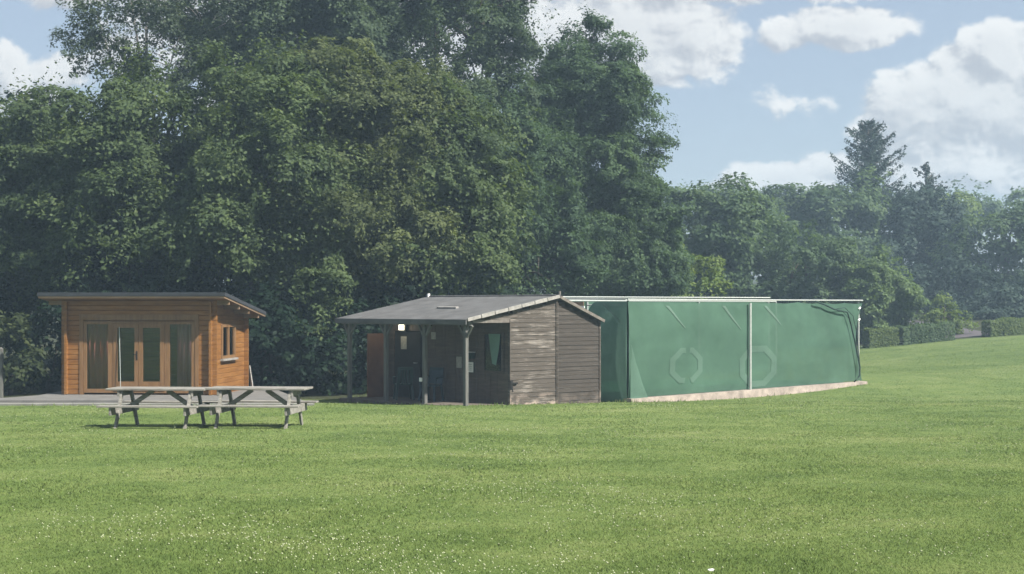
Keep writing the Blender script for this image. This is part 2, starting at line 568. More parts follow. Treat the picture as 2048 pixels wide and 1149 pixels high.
def vnoise(P, f, seed):
    """smooth value noise in 0..1 at points P"""
    Q = P * f + seed * 17.31
    I = np.floor(Q).astype(np.int64); T = Q - I; T = T * T * (3 - 2 * T)
    out = np.zeros(len(P))
    for dx in (0, 1):
        for dy in (0, 1):
            for dz in (0, 1):
                h_ = (I[:, 0] + dx) * 374761393 + (I[:, 1] + dy) * 668265263 + (I[:, 2] + dz) * 2147483647 + seed * 1274126177
                h_ = (h_ ^ (h_ >> 13)) * 1274126177
                h_ = ((h_ ^ (h_ >> 16)) & 0xffff) / 65535.0
                wx = T[:, 0] if dx else 1 - T[:, 0]; wy = T[:, 1] if dy else 1 - T[:, 1]; wz = T[:, 2] if dz else 1 - T[:, 2]
                out += h_ * wx * wy * wz
    return out


def crown_leaves(rng, lobes, clump, leaf, cover=1.1, fill=.5, droop=.25, gap=.0, spacing=.85, sub_k=1.9):
    """leaf positions, normals, sizes and tones of a crown made of leafy sprays over several lobes"""
    C = []; CR = []; CO = []
    sub = clump * sub_k
    if sub_k:
        # every lobe breaks up into separate boughs with hollows between them
        L2 = []
        for c, r in lobes:
            c = np.array(c, float); r = np.array(r, float)
            rm = (r[0] * r[1] * r[2]) ** (1 / 3)
            if rm < sub * 1.25:
                L2.append((c, r)); continue
            m = max(7, int(4 * math.pi * rm * rm / (sub * sub * 2.3)))
            g = (np.arange(m) + .5) / m
            ph = np.arange(m) * 2.399963 + rng.uniform(0, 6)
            d = np.stack([np.sqrt(1 - (1 - 2 * g) ** 2) * np.cos(ph), np.sqrt(1 - (1 - 2 * g) ** 2) * np.sin(ph), 1 - 2 * g], -1) + rng.normal(0, .30, (m, 3))
            d /= np.linalg.norm(d, axis=1, keepdims=True)
            for q in d:
                if q[1] > .45 and rng.random() < .6: continue
                sr = sub * rng.uniform(.45, 1.45)
                kk = rng.uniform(.80, 1.06)
                e = np.exp(rng.normal(0, .28, 3)); e[2] *= .86
                cc = c + q * np.maximum(r - sr * .55, r * .35) * kk / .9
                if any(np.linalg.norm((cc - np.array(c2)) / np.array(r2)) < .55 for c2, r2 in lobes if c2 is not c and tuple(c2) != tuple(c)): continue
                L2.append((cc, sr * e))
        core = lobes
        lobes = L2
    else:
        core = lobes
    for c, r in lobes:
        c = np.array(c, float); r = np.array(r, float)
        area = 4 * math.pi * ((r[0] * r[1]) ** 1.6 / 3 + (r[0] * r[2]) ** 1.6 / 3 + (r[1] * r[2]) ** 1.6 / 3) ** (1 / 1.6)
        n = max(6, int(area / (clump * spacing * 1.5) ** 2 * (1 - gap) * (.62 if sub_k else 1)))
        d = unit(rng, n)
        keep = (d[:, 1] < .3) | (rng.random(n) < .35)
        d = d[keep]
        k = rng.uniform(.72, 1.06, len(d))
        p = c + d * r * k[:, None]
        ok = np.ones(len(p), bool)
        if len(lobes) < 16:
            for c2, r2 in lobes:
                if c2 is c or np.allclose(c2, c): continue
                q = np.linalg.norm((p - np.array(c2)) / np.array(r2), axis=1)
                ok &= (q > .62)
        C.append(p[ok]); CO.append(d[ok]); CR.append(clump * rng.uniform(.5, 1.35, ok.sum()))
    C = np.concatenate(C); CO = np.concatenate(CO); CR = np.concatenate(CR)
    per = np.maximum(10, (cover * 2.6 * math.pi * CR ** 2 * .75 / (2 * leaf * leaf * .62))).astype(int)
    idx = np.repeat(np.arange(len(C)), per)
    n = len(idx)
    d = unit(rng, n)
    low = d[:, 2] < -.15
    d[low & (rng.random(n) < .7), 2] *= -1
    rad = rng.uniform(.35, 1.0, n) ** .6
    ex = np.exp(rng.normal(0, .22, (len(C), 3))); ex[:, 2] *= .72
    off = d * rad[:, None] * CR[idx][:, None] * ex[idx]
    out2 = (off[:, 0] * CO[idx, 0] + off[:, 1] * CO[idx, 1])
    off[:, 2] -= droop * np.clip(out2, 0, None)
    P = C[idx] + off
    sd_ = int(rng.integers(1, 900)); k0 = .62 / clump
    W = np.stack([vnoise(P, k0 * .9, sd_ + i) for i in range(3)], -1) - .5
    W2 = np.stack([vnoise(P, k0 * 2.3, sd_ + 5 + i) for i in range(3)], -1) - .5
    P = P + W * clump * np.array([1.5, 1.4, 1.3]) + W2 * clump * .8
    carve = .66 * vnoise(P, k0 * .55, sd_ + 11) + .34 * vnoise(P, k0 * 1.7, sd_ + 12)
    alive = rng.random(n) < np.clip((carve - .40) / .13, .03, 1)
    P += rng.normal(0, leaf * .5, P.shape)
    Nn = d * .7 + CO[idx] * .25 + np.array([0, 0, .55]) + rng.normal(0, .42, (n, 3))
    Nn /= np.linalg.norm(Nn, axis=1, keepdims=True)
    size = leaf * rng.uniform(.55, 1.4, n)
    tone = (rng.normal(.42, .13, len(C)))[idx] + rng.normal(0, .16, n) + (vnoise(P, k0 * .5, sd_ + 13) - .5) * .5
    P, Nn, size, tone = P[alive], Nn[alive], size[alive], tone[alive]
    if fill:
        FP = []
        for c, r in core:
            c = np.array(c, float); r = np.array(r, float)
            m = int(fill * 4.19 * r[0] * r[1] * r[2] * 2.2 / (leaf * 10))
            q = unit(rng, m) * (rng.random(m) ** .45)[:, None] * .74
            FP.append(c + q * r)
        FP = np.concatenate(FP); m = len(FP)
        FN = unit(rng, m); FN[:, 1] -= .6; FN /= np.linalg.norm(FN, axis=1, keepdims=True)
        P = np.concatenate([P, FP]); Nn = np.concatenate([Nn, FN])
        size = np.concatenate([size, leaf * rng.uniform(1.4, 2.4, m)]); tone = np.concatenate([tone, rng.normal(.3, .15, m)])
    return P, Nn, size, tone


def px_lobes(spec, Z, rng, deep=1.0):
    out = []
    for s in spec:
        px, py, rx, ry = s[:4]
        zz = Z + (s[4] if len(s) > 4 else 0)
        c = at(px, py, zz)
        k = zz / F
        out.append(((c.x, c.y, c.z), (rx * k, min(rx, ry * 1.3) * k * deep, ry * k)))
    return out


def tree(name, seed, Z, base_px, spec, mat, clump, leaf, label, cat='tree', group=None, cover=1.1, fill=.5, droop=.25, gap=0.0, bark=None,
         trunk_r=.28, spacing=.85, deep=1.0, limbs=True, sub_k=1.9):
    rng = np.random.default_rng(seed)
    lobes = px_lobes(spec, Z, rng, deep)
    bx = (base_px - 1024) / F * Z
    base = Vector((bx, Z, gz(bx, Z)))
    root = thing(name, base, 0, label, cat, group)
    P, Nn, size, tone = crown_leaves(rng, lobes, clump, leaf, cover, fill, droop, gap, spacing, sub_k)
    lo = gz(bx, Z) + .05
    ok = P[:, 2] > lo
    P, Nn, size, tone = P[ok], Nn[ok], size[ok], tone[ok]
    leaf_object("crown", P - np.array(base), Nn, size, tone, mat, root)
    b = MB()
    cen = np.mean([c for c, r in lobes], axis=0)
    top = max(c[2] for c, r in lobes)
    fork = Vector((cen[0] * .5 + bx * .5, Z, base.z + (cen[2] - base.z) * .45))
    tip = Vector((cen[0], Z, top))
    tr = [Vector((0, 0, -.3)), Vector((.03, 0, .6)), (fork - base) * .5 + Vector((rng.normal(0, .1), 0, 0)), fork - base, (tip - base)]
    b.tube(tr, [trunk_r * 1.35, trunk_r, trunk_r * .85, trunk_r * .7, trunk_r * .12], 9)
    if limbs:
        for c, r in lobes:
            e = Vector(c) - base
            st = (fork - base).lerp(tip - base, rng.uniform(0, .45)) if e.z > (fork - base).z else (fork - base) * rng.uniform(.6, 1)
            mid = st.lerp(e, .5) + Vector((0, 0, rng.uniform(.1, .5)))
            b.tube([st, mid, e], [trunk_r * .42, trunk_r * .28, trunk_r * .08], 6)
            for _ in range(4):
                q = e + Vector(unit(rng, 1)[0] * np.array(r) * .85)
                b.tube([mid.lerp(e, .6), (mid.lerp(e, .6) + q) / 2 + Vector((0, 0, .15)), q], [trunk_r * .16, trunk_r * .1, trunk_r * .03], 5)
    b.build("trunk", bark or M_bark, root, smooth=True)
    return root


WOOD = 'trees of the wood behind the cabin and shed'
# --- front rank
tree('broadleaf_tree', 1, 52, 40, [(60, 330, 130, 130), (100, 225, 70, 62, 1), (20, 300, 110, 95, 1), (90, 470, 140, 120, -1), (-40, 430, 130, 150), (60, 205, 36, 44, 1), (150, 205, 48, 40, 1.5), (10, 590, 90, 80, -2)],
     L_sycamore, .62, .066, 'leftmost broadleaf tree, its rounded top against pale cloud at the left edge', 'tree', WOOD)
tree('broadleaf_tree', 2, 50, 270, [(290, 290, 135, 110), (200, 400, 120, 100, -.5), (330, 430, 140, 110, -1), (250, 540, 130, 70, -1), (350, 200, 90, 80, 1), (420, 330, 90, 90, .4)],
     L_sycamore, .68, .074, 'big sycamore-like tree rising straight above the log cabin roof', 'tree', WOOD)
tree('broadleaf_tree', 3, 49.5, 520, [(520, 220, 130, 110), (560, 350, 150, 120, -.7), (470, 480, 120, 90, -.6), (600, 500, 120, 90, -1), (440, 190, 80, 80, .5), (610, 170, 80, 80, .6), (640, 610, 62, 66, -1.6)],
     L_sycamore, .60, .064, 'broad tree between cabin and shed, one low bough hanging beside the shed roof', 'tree', WOOD)
tree('broadleaf_tree', 4, 50.5, 740, [(700, 190, 100, 90), (760, 300, 130, 110, -.5), (700, 410, 130, 100, -1), (780, 500, 110, 80, -1), (690, 130, 60, 50, .5), (830, 230, 80, 70, .4)],
     L_olive, .54, .058, 'olive-tinged tree above the far end of the shed roof, its head paler than its neighbours', 'tree', WOOD)
tree('broadleaf_tree', 5, 51.5, 910, [(890, 270, 90, 85), (900, 390, 120, 100, -.6), (860, 500, 110, 80, -1), (970, 470, 90, 80, -.4), (930, 560, 100, 50, -.5), (800, 560, 60, 50, -1.2)],
     L_sycamore, .58, .066, 'mid green tree directly above the ridge of the brown shed', 'tree', WOOD)
# --- tall rank behind
tree('birch_tree', 6, 60, 300, [(290, 20, 130, 90), (215, 120, 62, 80), (350, 90, 90, 80), (440, 20, 90, 70), (250, -70, 110, 60), (300, 190, 90, 60), (200, 60, 44, 50)],
     L_birch, .5, .06, 'airy thin-leaved tree at the upper left with sky showing all through it', 'tree', WOOD, cover=.21, fill=.0, droop=.7, bark=M_birchbark, trunk_r=.16, gap=.1)
tree('broadleaf_tree', 7, 62, 560, [(560, 40, 150, 110), (480, 110, 100, 90), (650, 80, 110, 100), (560, -90, 150, 90), (600, 250, 150, 120), (420, 60, 60, 70)],
     L_back, .72, .07, 'tall grey-green tree behind the middle of the wood, its top out of the frame', 'tree', WOOD, cover=.95, trunk_r=.36)
tree('broadleaf_tree', 8, 63, 850, [(860, 60, 120, 90), (760, 40, 90, 75), (960, 30, 95, 80), (880, -80, 150, 80), (1000, 90, 48, 40), (930, 165, 90, 50), (700, -30, 90, 80), (1010, -20, 55, 60), (880, 270, 100, 70), (680, 130, 60, 60), (985, 130, 72, 62), (950, 205, 90, 60), (800, 110, 70, 60)],
     L_back, .66, .064, 'tallest dark tree, sky holes under its crown, reaching past the top edge', 'tree', WOOD, cover=1.0, fill=.5, trunk_r=.36)
tree('broadleaf_tree', 9, 65, 1150, [(1168, 110, 58, 78), (1130, 220, 100, 80), (1230, 230, 72, 72), (1090, 180, 60, 60), (1270, 300, 48, 40), (1180, 330, 110, 80), (1100, 330, 100, 90), (1130, 450, 140, 90), (1240, 420, 80, 60), (1060, 460, 110, 80), (1288, 345, 36, 26), (1172, 66, 40, 42), (1238, 165, 46, 56), (1165, 165, 70, 50), (1175, 270, 90, 60), (1070, 150, 60, 48), (1010, 210, 70, 70), (1110, 140, 50, 45), (1040, 260, 80, 60)],
     L_alder, .55, .06, 'pointed dark tree at the right end of the wood with ragged edge against blue sky', 'tree', WOOD, cover=.85, fill=.4, trunk_r=.3)
tree('broadleaf_tree', 10, 60.5, 1020, [(1010, 300, 80, 90), (1000, 225, 70, 56), (1050, 400, 90, 90, -.5), (990, 500, 90, 80), (1090, 520, 100, 70, -.4), (1050, 570, 110, 45, -.5)],
     L_alder, .56, .064, 'mid green tree between the shed ridge and the pointed dark tree', 'tree', WOOD)
tree('broadleaf_tree', 11, 66, 1240, [(1210, 480, 90, 80), (1260, 540, 90, 60, -.5), (1180, 560, 80, 50, -.8), (1300, 470, 60, 70)],
     L_alder, .56, .07, 'low leafy tree over the left end of the green netting', 'tree', WOOD)
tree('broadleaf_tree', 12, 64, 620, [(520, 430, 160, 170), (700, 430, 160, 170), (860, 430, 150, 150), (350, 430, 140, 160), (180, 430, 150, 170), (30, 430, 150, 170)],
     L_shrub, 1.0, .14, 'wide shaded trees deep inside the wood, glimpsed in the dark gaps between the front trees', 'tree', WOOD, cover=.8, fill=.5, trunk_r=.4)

# --- shaded undergrowth along the edge of the wood
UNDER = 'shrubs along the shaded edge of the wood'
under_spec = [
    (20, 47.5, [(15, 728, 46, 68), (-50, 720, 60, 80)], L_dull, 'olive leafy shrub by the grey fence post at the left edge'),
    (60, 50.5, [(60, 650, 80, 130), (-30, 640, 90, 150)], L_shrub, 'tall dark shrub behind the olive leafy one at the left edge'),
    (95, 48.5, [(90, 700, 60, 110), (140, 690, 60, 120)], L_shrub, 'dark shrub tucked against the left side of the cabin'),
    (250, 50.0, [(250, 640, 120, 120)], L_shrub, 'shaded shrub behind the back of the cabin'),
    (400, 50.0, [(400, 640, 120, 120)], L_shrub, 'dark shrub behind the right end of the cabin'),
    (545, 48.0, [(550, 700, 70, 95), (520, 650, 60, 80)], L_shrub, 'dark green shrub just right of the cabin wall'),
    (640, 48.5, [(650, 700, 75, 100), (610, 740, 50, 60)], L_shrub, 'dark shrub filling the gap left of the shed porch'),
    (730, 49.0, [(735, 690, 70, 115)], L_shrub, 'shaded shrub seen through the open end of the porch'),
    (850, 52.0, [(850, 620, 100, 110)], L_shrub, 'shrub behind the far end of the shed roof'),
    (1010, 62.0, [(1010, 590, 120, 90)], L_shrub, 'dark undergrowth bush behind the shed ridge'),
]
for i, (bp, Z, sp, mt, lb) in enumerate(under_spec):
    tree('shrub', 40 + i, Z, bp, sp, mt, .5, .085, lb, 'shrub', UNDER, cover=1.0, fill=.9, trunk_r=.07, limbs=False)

# --- right-hand trees beyond the netting and across the field
FARG = 'trees across the far side of the field'
tree('broadleaf_tree', 21, 88, 1420, [(1420, 470, 100, 90), (1350, 430, 70, 55), (1440, 420, 80, 50), (1500, 460, 60, 70), (1400, 560, 110, 60), (1490, 560, 80, 60), (1330, 500, 60, 80)],
     L_far, .95, .125, 'wide rounded tree rising behind the middle of the netting', 'tree', FARG)
tree('shrub', 22, 70, 1320, [(1325, 560, 52, 50), (1290, 585, 45, 40), (1365, 580, 30, 40)],
     L_pale, .5, .08, 'pale yellow-green bush showing over the netting rail', 'shrub', None, trunk_r=.08)
tree('broadleaf_tree', 23, 120, 1680, [(1680, 440, 90, 70), (1610, 420, 50, 50), (1650, 400, 60, 36), (1740, 440, 50, 60), (1700, 520, 90, 80), (1560, 450, 60, 60)],
     L_far, 1.2, .16, 'large dome-topped hazy tree left of the conifer', 'tree', FARG)
tree('broadleaf_tree', 24, 86, 1625, [(1620, 520, 70, 62), (1570, 560, 56, 56), (1655, 560, 46, 50), (1600, 600, 80, 50)],
     L_far, .7, .095, 'rounded mid green tree just behind the right half of the netting', 'tree', FARG)
tree('broadleaf_tree', 25, 84, 1760, [(1760, 590, 55, 62), (1740, 640, 52, 46), (1785, 640, 34, 44)],
     L_fresh, .5, .085, 'small rounded tree right beside the right end of the netting', 'tree', FARG, trunk_r=.16, cover=1.7, spacing=.7, fill=.8)
tree('broadleaf_tree', 26, 150, 1540, [(1530, 420, 60, 30), (1560, 450, 80, 50)],
     L_conifer, 1.5, .2, 'far dark treetop glimpsed low between two rounded trees', 'tree', FARG, trunk_r=.3)
tree('broadleaf_tree', 27, 118, 1850, [(1850, 480, 80, 100), (1800, 450, 60, 70), (1900, 500, 60, 80), (1850, 590, 100, 70), (1870, 430, 50, 50)],
     L_conifer, 1.1, .15, 'dark blue-green tree mass below the small spire', 'tree', FARG, cover=1.0)
tree('broadleaf_tree', 28, 140, 1905, [(1908, 428, 42, 26), (1900, 460, 60, 44)],
     L_pale, 1.1, .16, 'pale rounded treetop peeping over the dark trees right of the small spire', 'tree', FARG)
tree('broadleaf_tree', 29, 112, 2010, [(2000, 500, 70, 66), (2050, 475, 60, 56), (1960, 540, 60, 76), (2040, 570, 90, 76), (1985, 605, 80, 56), (2030, 432, 38, 24)],
     L_far, 1.1, .15, 'large hazy tree at the right edge above the hedge', 'tree', FARG, cover=1.5, fill=1.2, spacing=.75)
tree('broadleaf_tree', 30, 108, 1830, [(1830, 620, 80, 50), (1790, 560, 40, 60), (1900, 600, 60, 60)],
     L_conifer, .9, .14, 'dark low tree behind the small pale tree', 'tree', FARG)
tree('broadleaf_tree', 31, 85, 1886, [(1886, 632, 42, 26), (1876, 652, 48, 26), (1905, 645, 36, 24), (1890, 612, 24, 14)],
     L_pale, .42, .075, 'small pale fresh-leaved tree standing behind the clipped hedge', 'tree', None, trunk_r=.08)
tree('broadleaf_tree', 32, 165, 1960, [(1990, 405, 90, 22), (1940, 430, 90, 40), (2060, 420, 60, 40)],
     L_far, 1.5, .2, 'distant level treetops just left of the right edge', 'tree', FARG)
tree('broadleaf_tree', 34, 98, 1525, [(1520, 500, 60, 60), (1500, 580, 70, 50), (1570, 570, 60, 60), (1540, 540, 50, 50)],
     L_far, .9, .13, 'shaded tree filling the gap between the two rounded trees behind the netting', 'tree', FARG)
tree('shrub', 35, 100, 2000, [(1975, 632, 60, 34), (2045, 628, 70, 40), (1930, 640, 40, 26)],
     L_conifer, .6, .10, 'dark undergrowth beyond the hedge at the right edge', 'shrub', None, trunk_r=.08)
tree('broadleaf_tree', 33, 135, 1500, [(1480, 420, 60, 34), (1430, 400, 60, 30), (1400, 420, 60, 40)],
     L_far, 1.3, .18, 'far treetops peeping over the rounded tree behind the netting', 'tree', FARG)


def conifer(seed, Z, px, top_py, base_py, half_px, label, n=60, lean=0):
    rng = np.random.default_rng(seed)
    base = at(px, base_py, Z); base.z = gz(base.x, Z)
    top = at(px, top_py, Z)
    H = top.z - base.z
    k = Z / F
    root = thing('conifer_tree', base, 0, label, 'conifer', FARG)
    b = MB()
    b.tube([(0, 0, -.3), (0, 0, H * .5), (0, 0, H)], [.3, .2, .03], 8)
    P = []; Nn = []; sz = []
    z0 = at(px, base_py, Z).z - base.z
    for i in range(n):
        u = (i + rng.random()) / n
        z = z0 + (H - z0) * u
        L = half_px * k * (1.05 * (1 - u) ** .62 + .10) * rng.uniform(.6, 1.15)
        a = rng.uniform(0, 2 * math.pi)
        dx, dy = math.cos(a), math.sin(a)
        pts = []
        for s in np.linspace(0, 1, 5):
            pts.append(Vector((dx * L * s, dy * L * s, z + L * (.18 * s + .38 * s * s))))
        b.tube(pts, [.06, .045, .035, .02, .01], 5)
        m = int(19 * L / .6) + 8
        s = rng.uniform(.12, 1.04, m)
        q = np.stack([dx * L * s, dy * L * s, z + L * (.18 * s + .38 * s * s)], -1)
        side = np.array([-dy, dx, 0]) * (rng.normal(0, .22, m) * (1.15 - s) * L * .55)[:, None]
        q = q + side + np.stack([rng.normal(0, .07, m), rng.normal(0, .07, m), -np.abs(rng.normal(0, .22, m))], -1)
        P.append(q)
        nn = rng.normal(0, .6, (m, 3)) + np.array([0, 0, .5]); Nn.append(nn / np.linalg.norm(nn, axis=1, keepdims=True))
        sz.append(rng.uniform(.10, .20, m))
    P = np.concatenate(P); Nn = np.concatenate(Nn); sz = np.concatenate(sz)
    leaf_object("crown", P, Nn, sz, rng.normal(.45, .2, len(P)), L_conifer, root, aspect=.36)
    b.build("trunk", M_bark, root, smooth=True)
    return root

conifer(61, 122, 1737, 243, 440, 84, 'tall dark open-branched conifer standing clear above the far treeline', 120)
conifer(62, 122, 1852, 326, 450, 46, 'small ragged conifer spire right of the tall conifer', 34)
conifer(63, 123, 1795, 385, 450, 40, 'low dark conifer top between the tall conifer and the small spire', 34)


def hedge(seed, pts, h, dpt, mat, label):
    rng = np.random.default_rng(seed)
    c = Vector(((pts[0][0] + pts[-1][0]) / 2, (pts[0][1] + pts[-1][1]) / 2, 0)); c.z = gz(c.x, c.y)
    P = []; Nn = []
    for (x0, y0), (x1, y1) in zip(pts[:-1], pts[1:]):
        L = math.hypot(x1 - x0, y1 - y0)
        ux, uy = (x1 - x0) / L, (y1 - y0) / L
        m = int(L * (h * 2 + dpt) * 800)
        t = rng.random(m) * L
        face = rng.random(m) * (2 * h + dpt)
        lump = .05 * np.sin(t * 2.3 + seed) + .03 * np.sin(t * 5.1 + 2) + rng.normal(0, .035, m)
        o = np.where(face < h, -dpt / 2 - lump, np.where(face < h + dpt, face - h - dpt / 2, dpt / 2 + lump))
        z = np.where(face < h, face, np.where(face < h + dpt, h + lump, face - h - dpt))
        rnd = .12 * np.clip(z / h, 0, 1) ** 4
        o = o * (1 - rnd)
        X = x0 + ux * t - uy * o; Y = y0 + uy * t + ux * o
        P.append(np.stack([X, Y, ground(X, Y) + z], -1))
        n0 = np.stack([np.where(face < h + dpt, 0, 0) - uy * np.sign(o) * (np.abs(o) > dpt * .4), ux * np.sign(o) * (np.abs(o) > dpt * .4), .6 + 0 * o], -1) + rng.normal(0, .5, (m, 3))
        Nn.append(n0 / np.linalg.norm(n0, axis=1, keepdims=True))
    P = np.concatenate(P); Nn = np.concatenate(Nn)
    # inner twiggy leaves
    m = len(P)
    o = leaf_object("hedge", np.asarray(P) - np.array(c), Nn, rng.uniform(.035, .07, m), rng.normal(.5, .2, m), mat)
    o.location = c
    tag(o, label, 'hedge', 'clipped hedges along the far edge of the field')
    return o

def hx(px, Z): return ((px - 1024) / F * Z, Z)
hedge(71, [hx(1732, 80), hx(1792, 80.3)], .95, .8, L_hedge, 'short clipped hedge nearest the netting')
hedge(72, [hx(1797, 80.6), hx(1850, 81), hx(1900, 81.5)], .95, .9, L_far, 'clipped hedge in front of the small pale tree')
hedge(73, [hx(1972, 82), hx(2030, 82.5), hx(2110, 83.5)], .85, .9, L_hedge, 'clipped hedge at the right edge beyond the drive')


# ------------------------------------------------------------------ log cabin
CAB = thing('log_cabin', (-8.07, 41.0, .1), R(-5), 'honey-brown wooden garden cabin with mono-pitch roof and glazed double doors', 'cabin')


def logs(b, axis, fix, th, a0, a1, z0, z1, holes, h=.136):
    """courses of chamfered logs along x or y, broken at the openings"""
    z = z0; k = 0
    while z < z1 - .01:
        zt = min(z + h, z1)
        segs = [(a0, a1)]
        for (h0, h1, hz0, hz1) in holes:
            if zt > hz0 + .02 and z < hz1 - .02:
                ns = []
                for s0, s1 in segs:
                    if h1 <= s0 or h0 >= s1: ns.append((s0, s1)); continue
                    if h0 > s0: ns.append((s0, h0))
                    if h1 < s1: ns.append((h1, s1))
                segs = ns
        c = .012
        for s0, s1 in segs:
            prof = [(0, z + c), (c, z + .002), (th - c, z + .002), (th, z + c), (th, zt - c), (th - c, zt - .002), (c, zt - .002), (0, zt - c)]
            n = 8
            if axis == 'x':
                vs = [(s0, fix + p, q) for p, q in prof] + [(s1, fix + p, q) for p, q in prof]
            else:
                vs = [(fix + p, s0, q) for p, q in prof] + [(fix + p, s1, q) for p, q in prof]
            fs = [tuple(range(n)), tuple(range(2 * n - 1, n - 1, -1))] + [(i, (i + 1) % n, n + (i + 1) % n, n + i) for i in range(n)]
            b.add(vs, fs)
        z = zt; k += 1


CW, CD, TH = 4.375, 3.45, .07
OPX = (-3.74, -.62, .04, 2.02)
b = MB(); logs(b, 'x', 0, TH, -CW, 0, .0, 2.584, [OPX])
logs(b, 'x', CD - TH - .12, TH, -CW, 0, .0, 2.176, [])
# side walls, their log ends crossing the front wall
logs(b, 'y', -.19, TH, -.12, -.004, .0, 2.55, []); logs(b, 'y', -.19, TH, TH + .004, CD - TH - .124, .0, 2.176, [(.82, 2.22, 1.0, 1.88)])
logs(b, 'y', -.19, TH, CD - .116, CD, 0, 2.13, [])
logs(b, 'y', -CW + .12, TH, -.12, -.004, .0, 2.55, []); logs(b, 'y', -CW + .12, TH, TH + .004, CD - TH - .124, .0, 2.176, [])
# raked gable fillets on the two side walls
for xa in (-.188, -CW + .122):
    b.add([(xa, .08, 2.18), (xa + .066, .08, 2.18), (xa + .066, 3.24, 2.18), (xa, 3.24, 2.18), (xa, .08, 2.56), (xa + .066, .08, 2.56), (xa + .066, 3.24, 2.185), (xa, 3.24, 2.185)],
          [(3, 2, 1, 0), (4, 5, 6, 7), (0, 1, 5, 4), (1, 2, 6, 5), (2, 3, 7, 6), (3, 0, 4, 7)])
b.build('wall', M_cabin, CAB)
MB().box(-CW + .02, -.02, .01, CD - .12, -.09, -.004).build('floor', M_soffit, CAB)
# flat trim boards round the openings
b = MB(); b.box(-3.86, -.50, -.022, -.002, 2.04, 2.20); b.box(-3.86, -3.75, -.022, -.002, .0, 2.04); b.box(-.61, -.50, -.022, -.002, .0, 2.04)
b.build('trim_board', M_frame, CAB)
# roof: sloping deck with felt, fascia boards, purlin ends


def zr(y): return 2.79 - (y + .55) * .1215


def slab(b, x0, x1, y0, y1, top, th):
    vs = [(x0, y0, zr(y0) + top - th), (x1, y0, zr(y0) + top - th), (x1, y1, zr(y1) + top - th), (x0, y1, zr(y1) + top - th),
          (x0, y0, zr(y0) + top), (x1, y0, zr(y0) + top), (x1, y1, zr(y1) + top), (x0, y1, zr(y1) + top)]
    return b.add(vs, [(3, 2, 1, 0), (4, 5, 6, 7), (0, 1, 5, 4), (1, 2, 6, 5), (2, 3, 7, 6), (3, 0, 4, 7)])


RX0, RX1, RY0, RY1 = -CW - .44, .37, -.55, CD + .40
roof = slab(MB(), RX0 + .03, RX1 - .03, RY0 + .03, RY1 - .03, -.09, .045).build('roof', M_soffit, CAB)
b = MB(); slab(b, RX0 - .02, RX1 + .02, RY0 - .02, RY1 + .02, .012, .10); b.build('roof_felt', M_felt, roof)
b = MB(); slab(b, RX0, RX1, RY0, RY0 + .026, -.09, .05); slab(b, RX1 - .026, RX1, RY0 + .03, RY1, -.09, .05); slab(b, RX0, RX0 + .026, RY0 + .03, RY1, -.09, .05)
b.build('fascia', M_fascia, roof)
for yy in (.05, 1.08, 2.12, 3.2):
    b = MB(); z_ = zr(yy) - .13
    b.bar((-.11, yy + .03, z_ - .06), (.33, yy + .03, z_ - .06), .07, .12); b.build('purlin', M_fascia, roof)
    b = MB(); b.bar((-CW + .11, yy + .03, z_ - .06), (-CW - .38, yy + .03, z_ - .06), .07, .12); b.build('purlin', M_fascia, roof)

# glazed front: two fixed side lights and a pair of doors


def framed(x0, x1, z0, z1, fw, bot, y0, y1):
    b = MB(); b.box(x0, x0 + fw, y0, y1, z0, z1); b.box(x1 - fw, x1, y0, y1, z0, z1)
    b.box(x0 + fw, x1 - fw, y0, y1, z1 - fw, z1); b.box(x0 + fw, x1 - fw, y0, y1, z0, z0 + bot)
    return b


for (x0, x1) in ((-3.74, -2.97), (-1.40, -.62)):
    wnd = framed(x0 + .002, x1, .045, 2.015, .085, .11, -.01, .05).build('window', M_frame, CAB)
    MB().box(x0 + .08, x1 - .08, .018, .026, .15, 1.935).build('pane', M_glass, wnd)
fr = framed(-2.968, -1.402, .045, 2.015, .06, .05, -.006, .055).build('door_frame', M_frame, CAB)
for (x0, x1) in ((-2.90, -2.19), (-2.18, -1.47)):
    dr = framed(x0, x1, .10, 1.95, .115, .26, -.018, .03).build('door', M_frame, CAB)
    MB().box(x0 + .11, x1 - .11, .002, .01, .355, 1.84).build('pane', M_glass, dr)
    if x0 < -2.5:
        hb = MB(); hb.box(-2.255, -2.215, -.03, -.019, .95, 1.2); hb.tube([(-2.235, -.02, 1.1), (-2.235, -.06, 1.1), (-2.33, -.06, 1.1)], .011, 6)
        hb.build('handle', M_black, dr)
# side window, its frame proud of the wall
b = MB(); x0, x1 = -.12, -.08
for (a, c, z0, z1) in ((.82, .92, .96, 1.92), (2.12, 2.22, .96, 1.92), (.92, 2.12, 1.84, 1.92), (.92, 2.12, .96, 1.04), (1.48, 1.56, 1.04, 1.84)):
    b.box(x0 - .02, x1, a, c, z0, z1)
sw = b.build('window', M_frame, CAB)
for a, c in ((.92, 1.48), (1.56, 2.12)):
    ca = MB(); ca.box(-.135, -.125, a, c, 1.04, 1.84); ca.build('pane', M_glass, sw)
MB().box(-.12, -.02, .76, 2.28, .90, .955).build('sill', M_verge, sw)

# things standing at the cabin


def wavy(x0, x1, z0, z1, y, amp, n, k):
    vs = []; fs = []
    for i in range(n + 1):
        x = x0 + (x1 - x0) * i / n
        yy = y + amp * math.sin(i * k) + amp * .4 * math.sin(i * k * 2.3 + 1)
        vs += [(x, yy, z0), (x, yy, z1), (x, yy + .006, z0), (x, yy + .006, z1)]
    for i in range(n):
        o = i * 4
        fs += [(o, o + 4, o + 5, o + 1), (o + 2, o + 3, o + 7, o + 6), (o + 1, o + 5, o + 7, o + 3), (o, o + 2, o + 6, o + 4)]
    return MB().add(vs, fs)


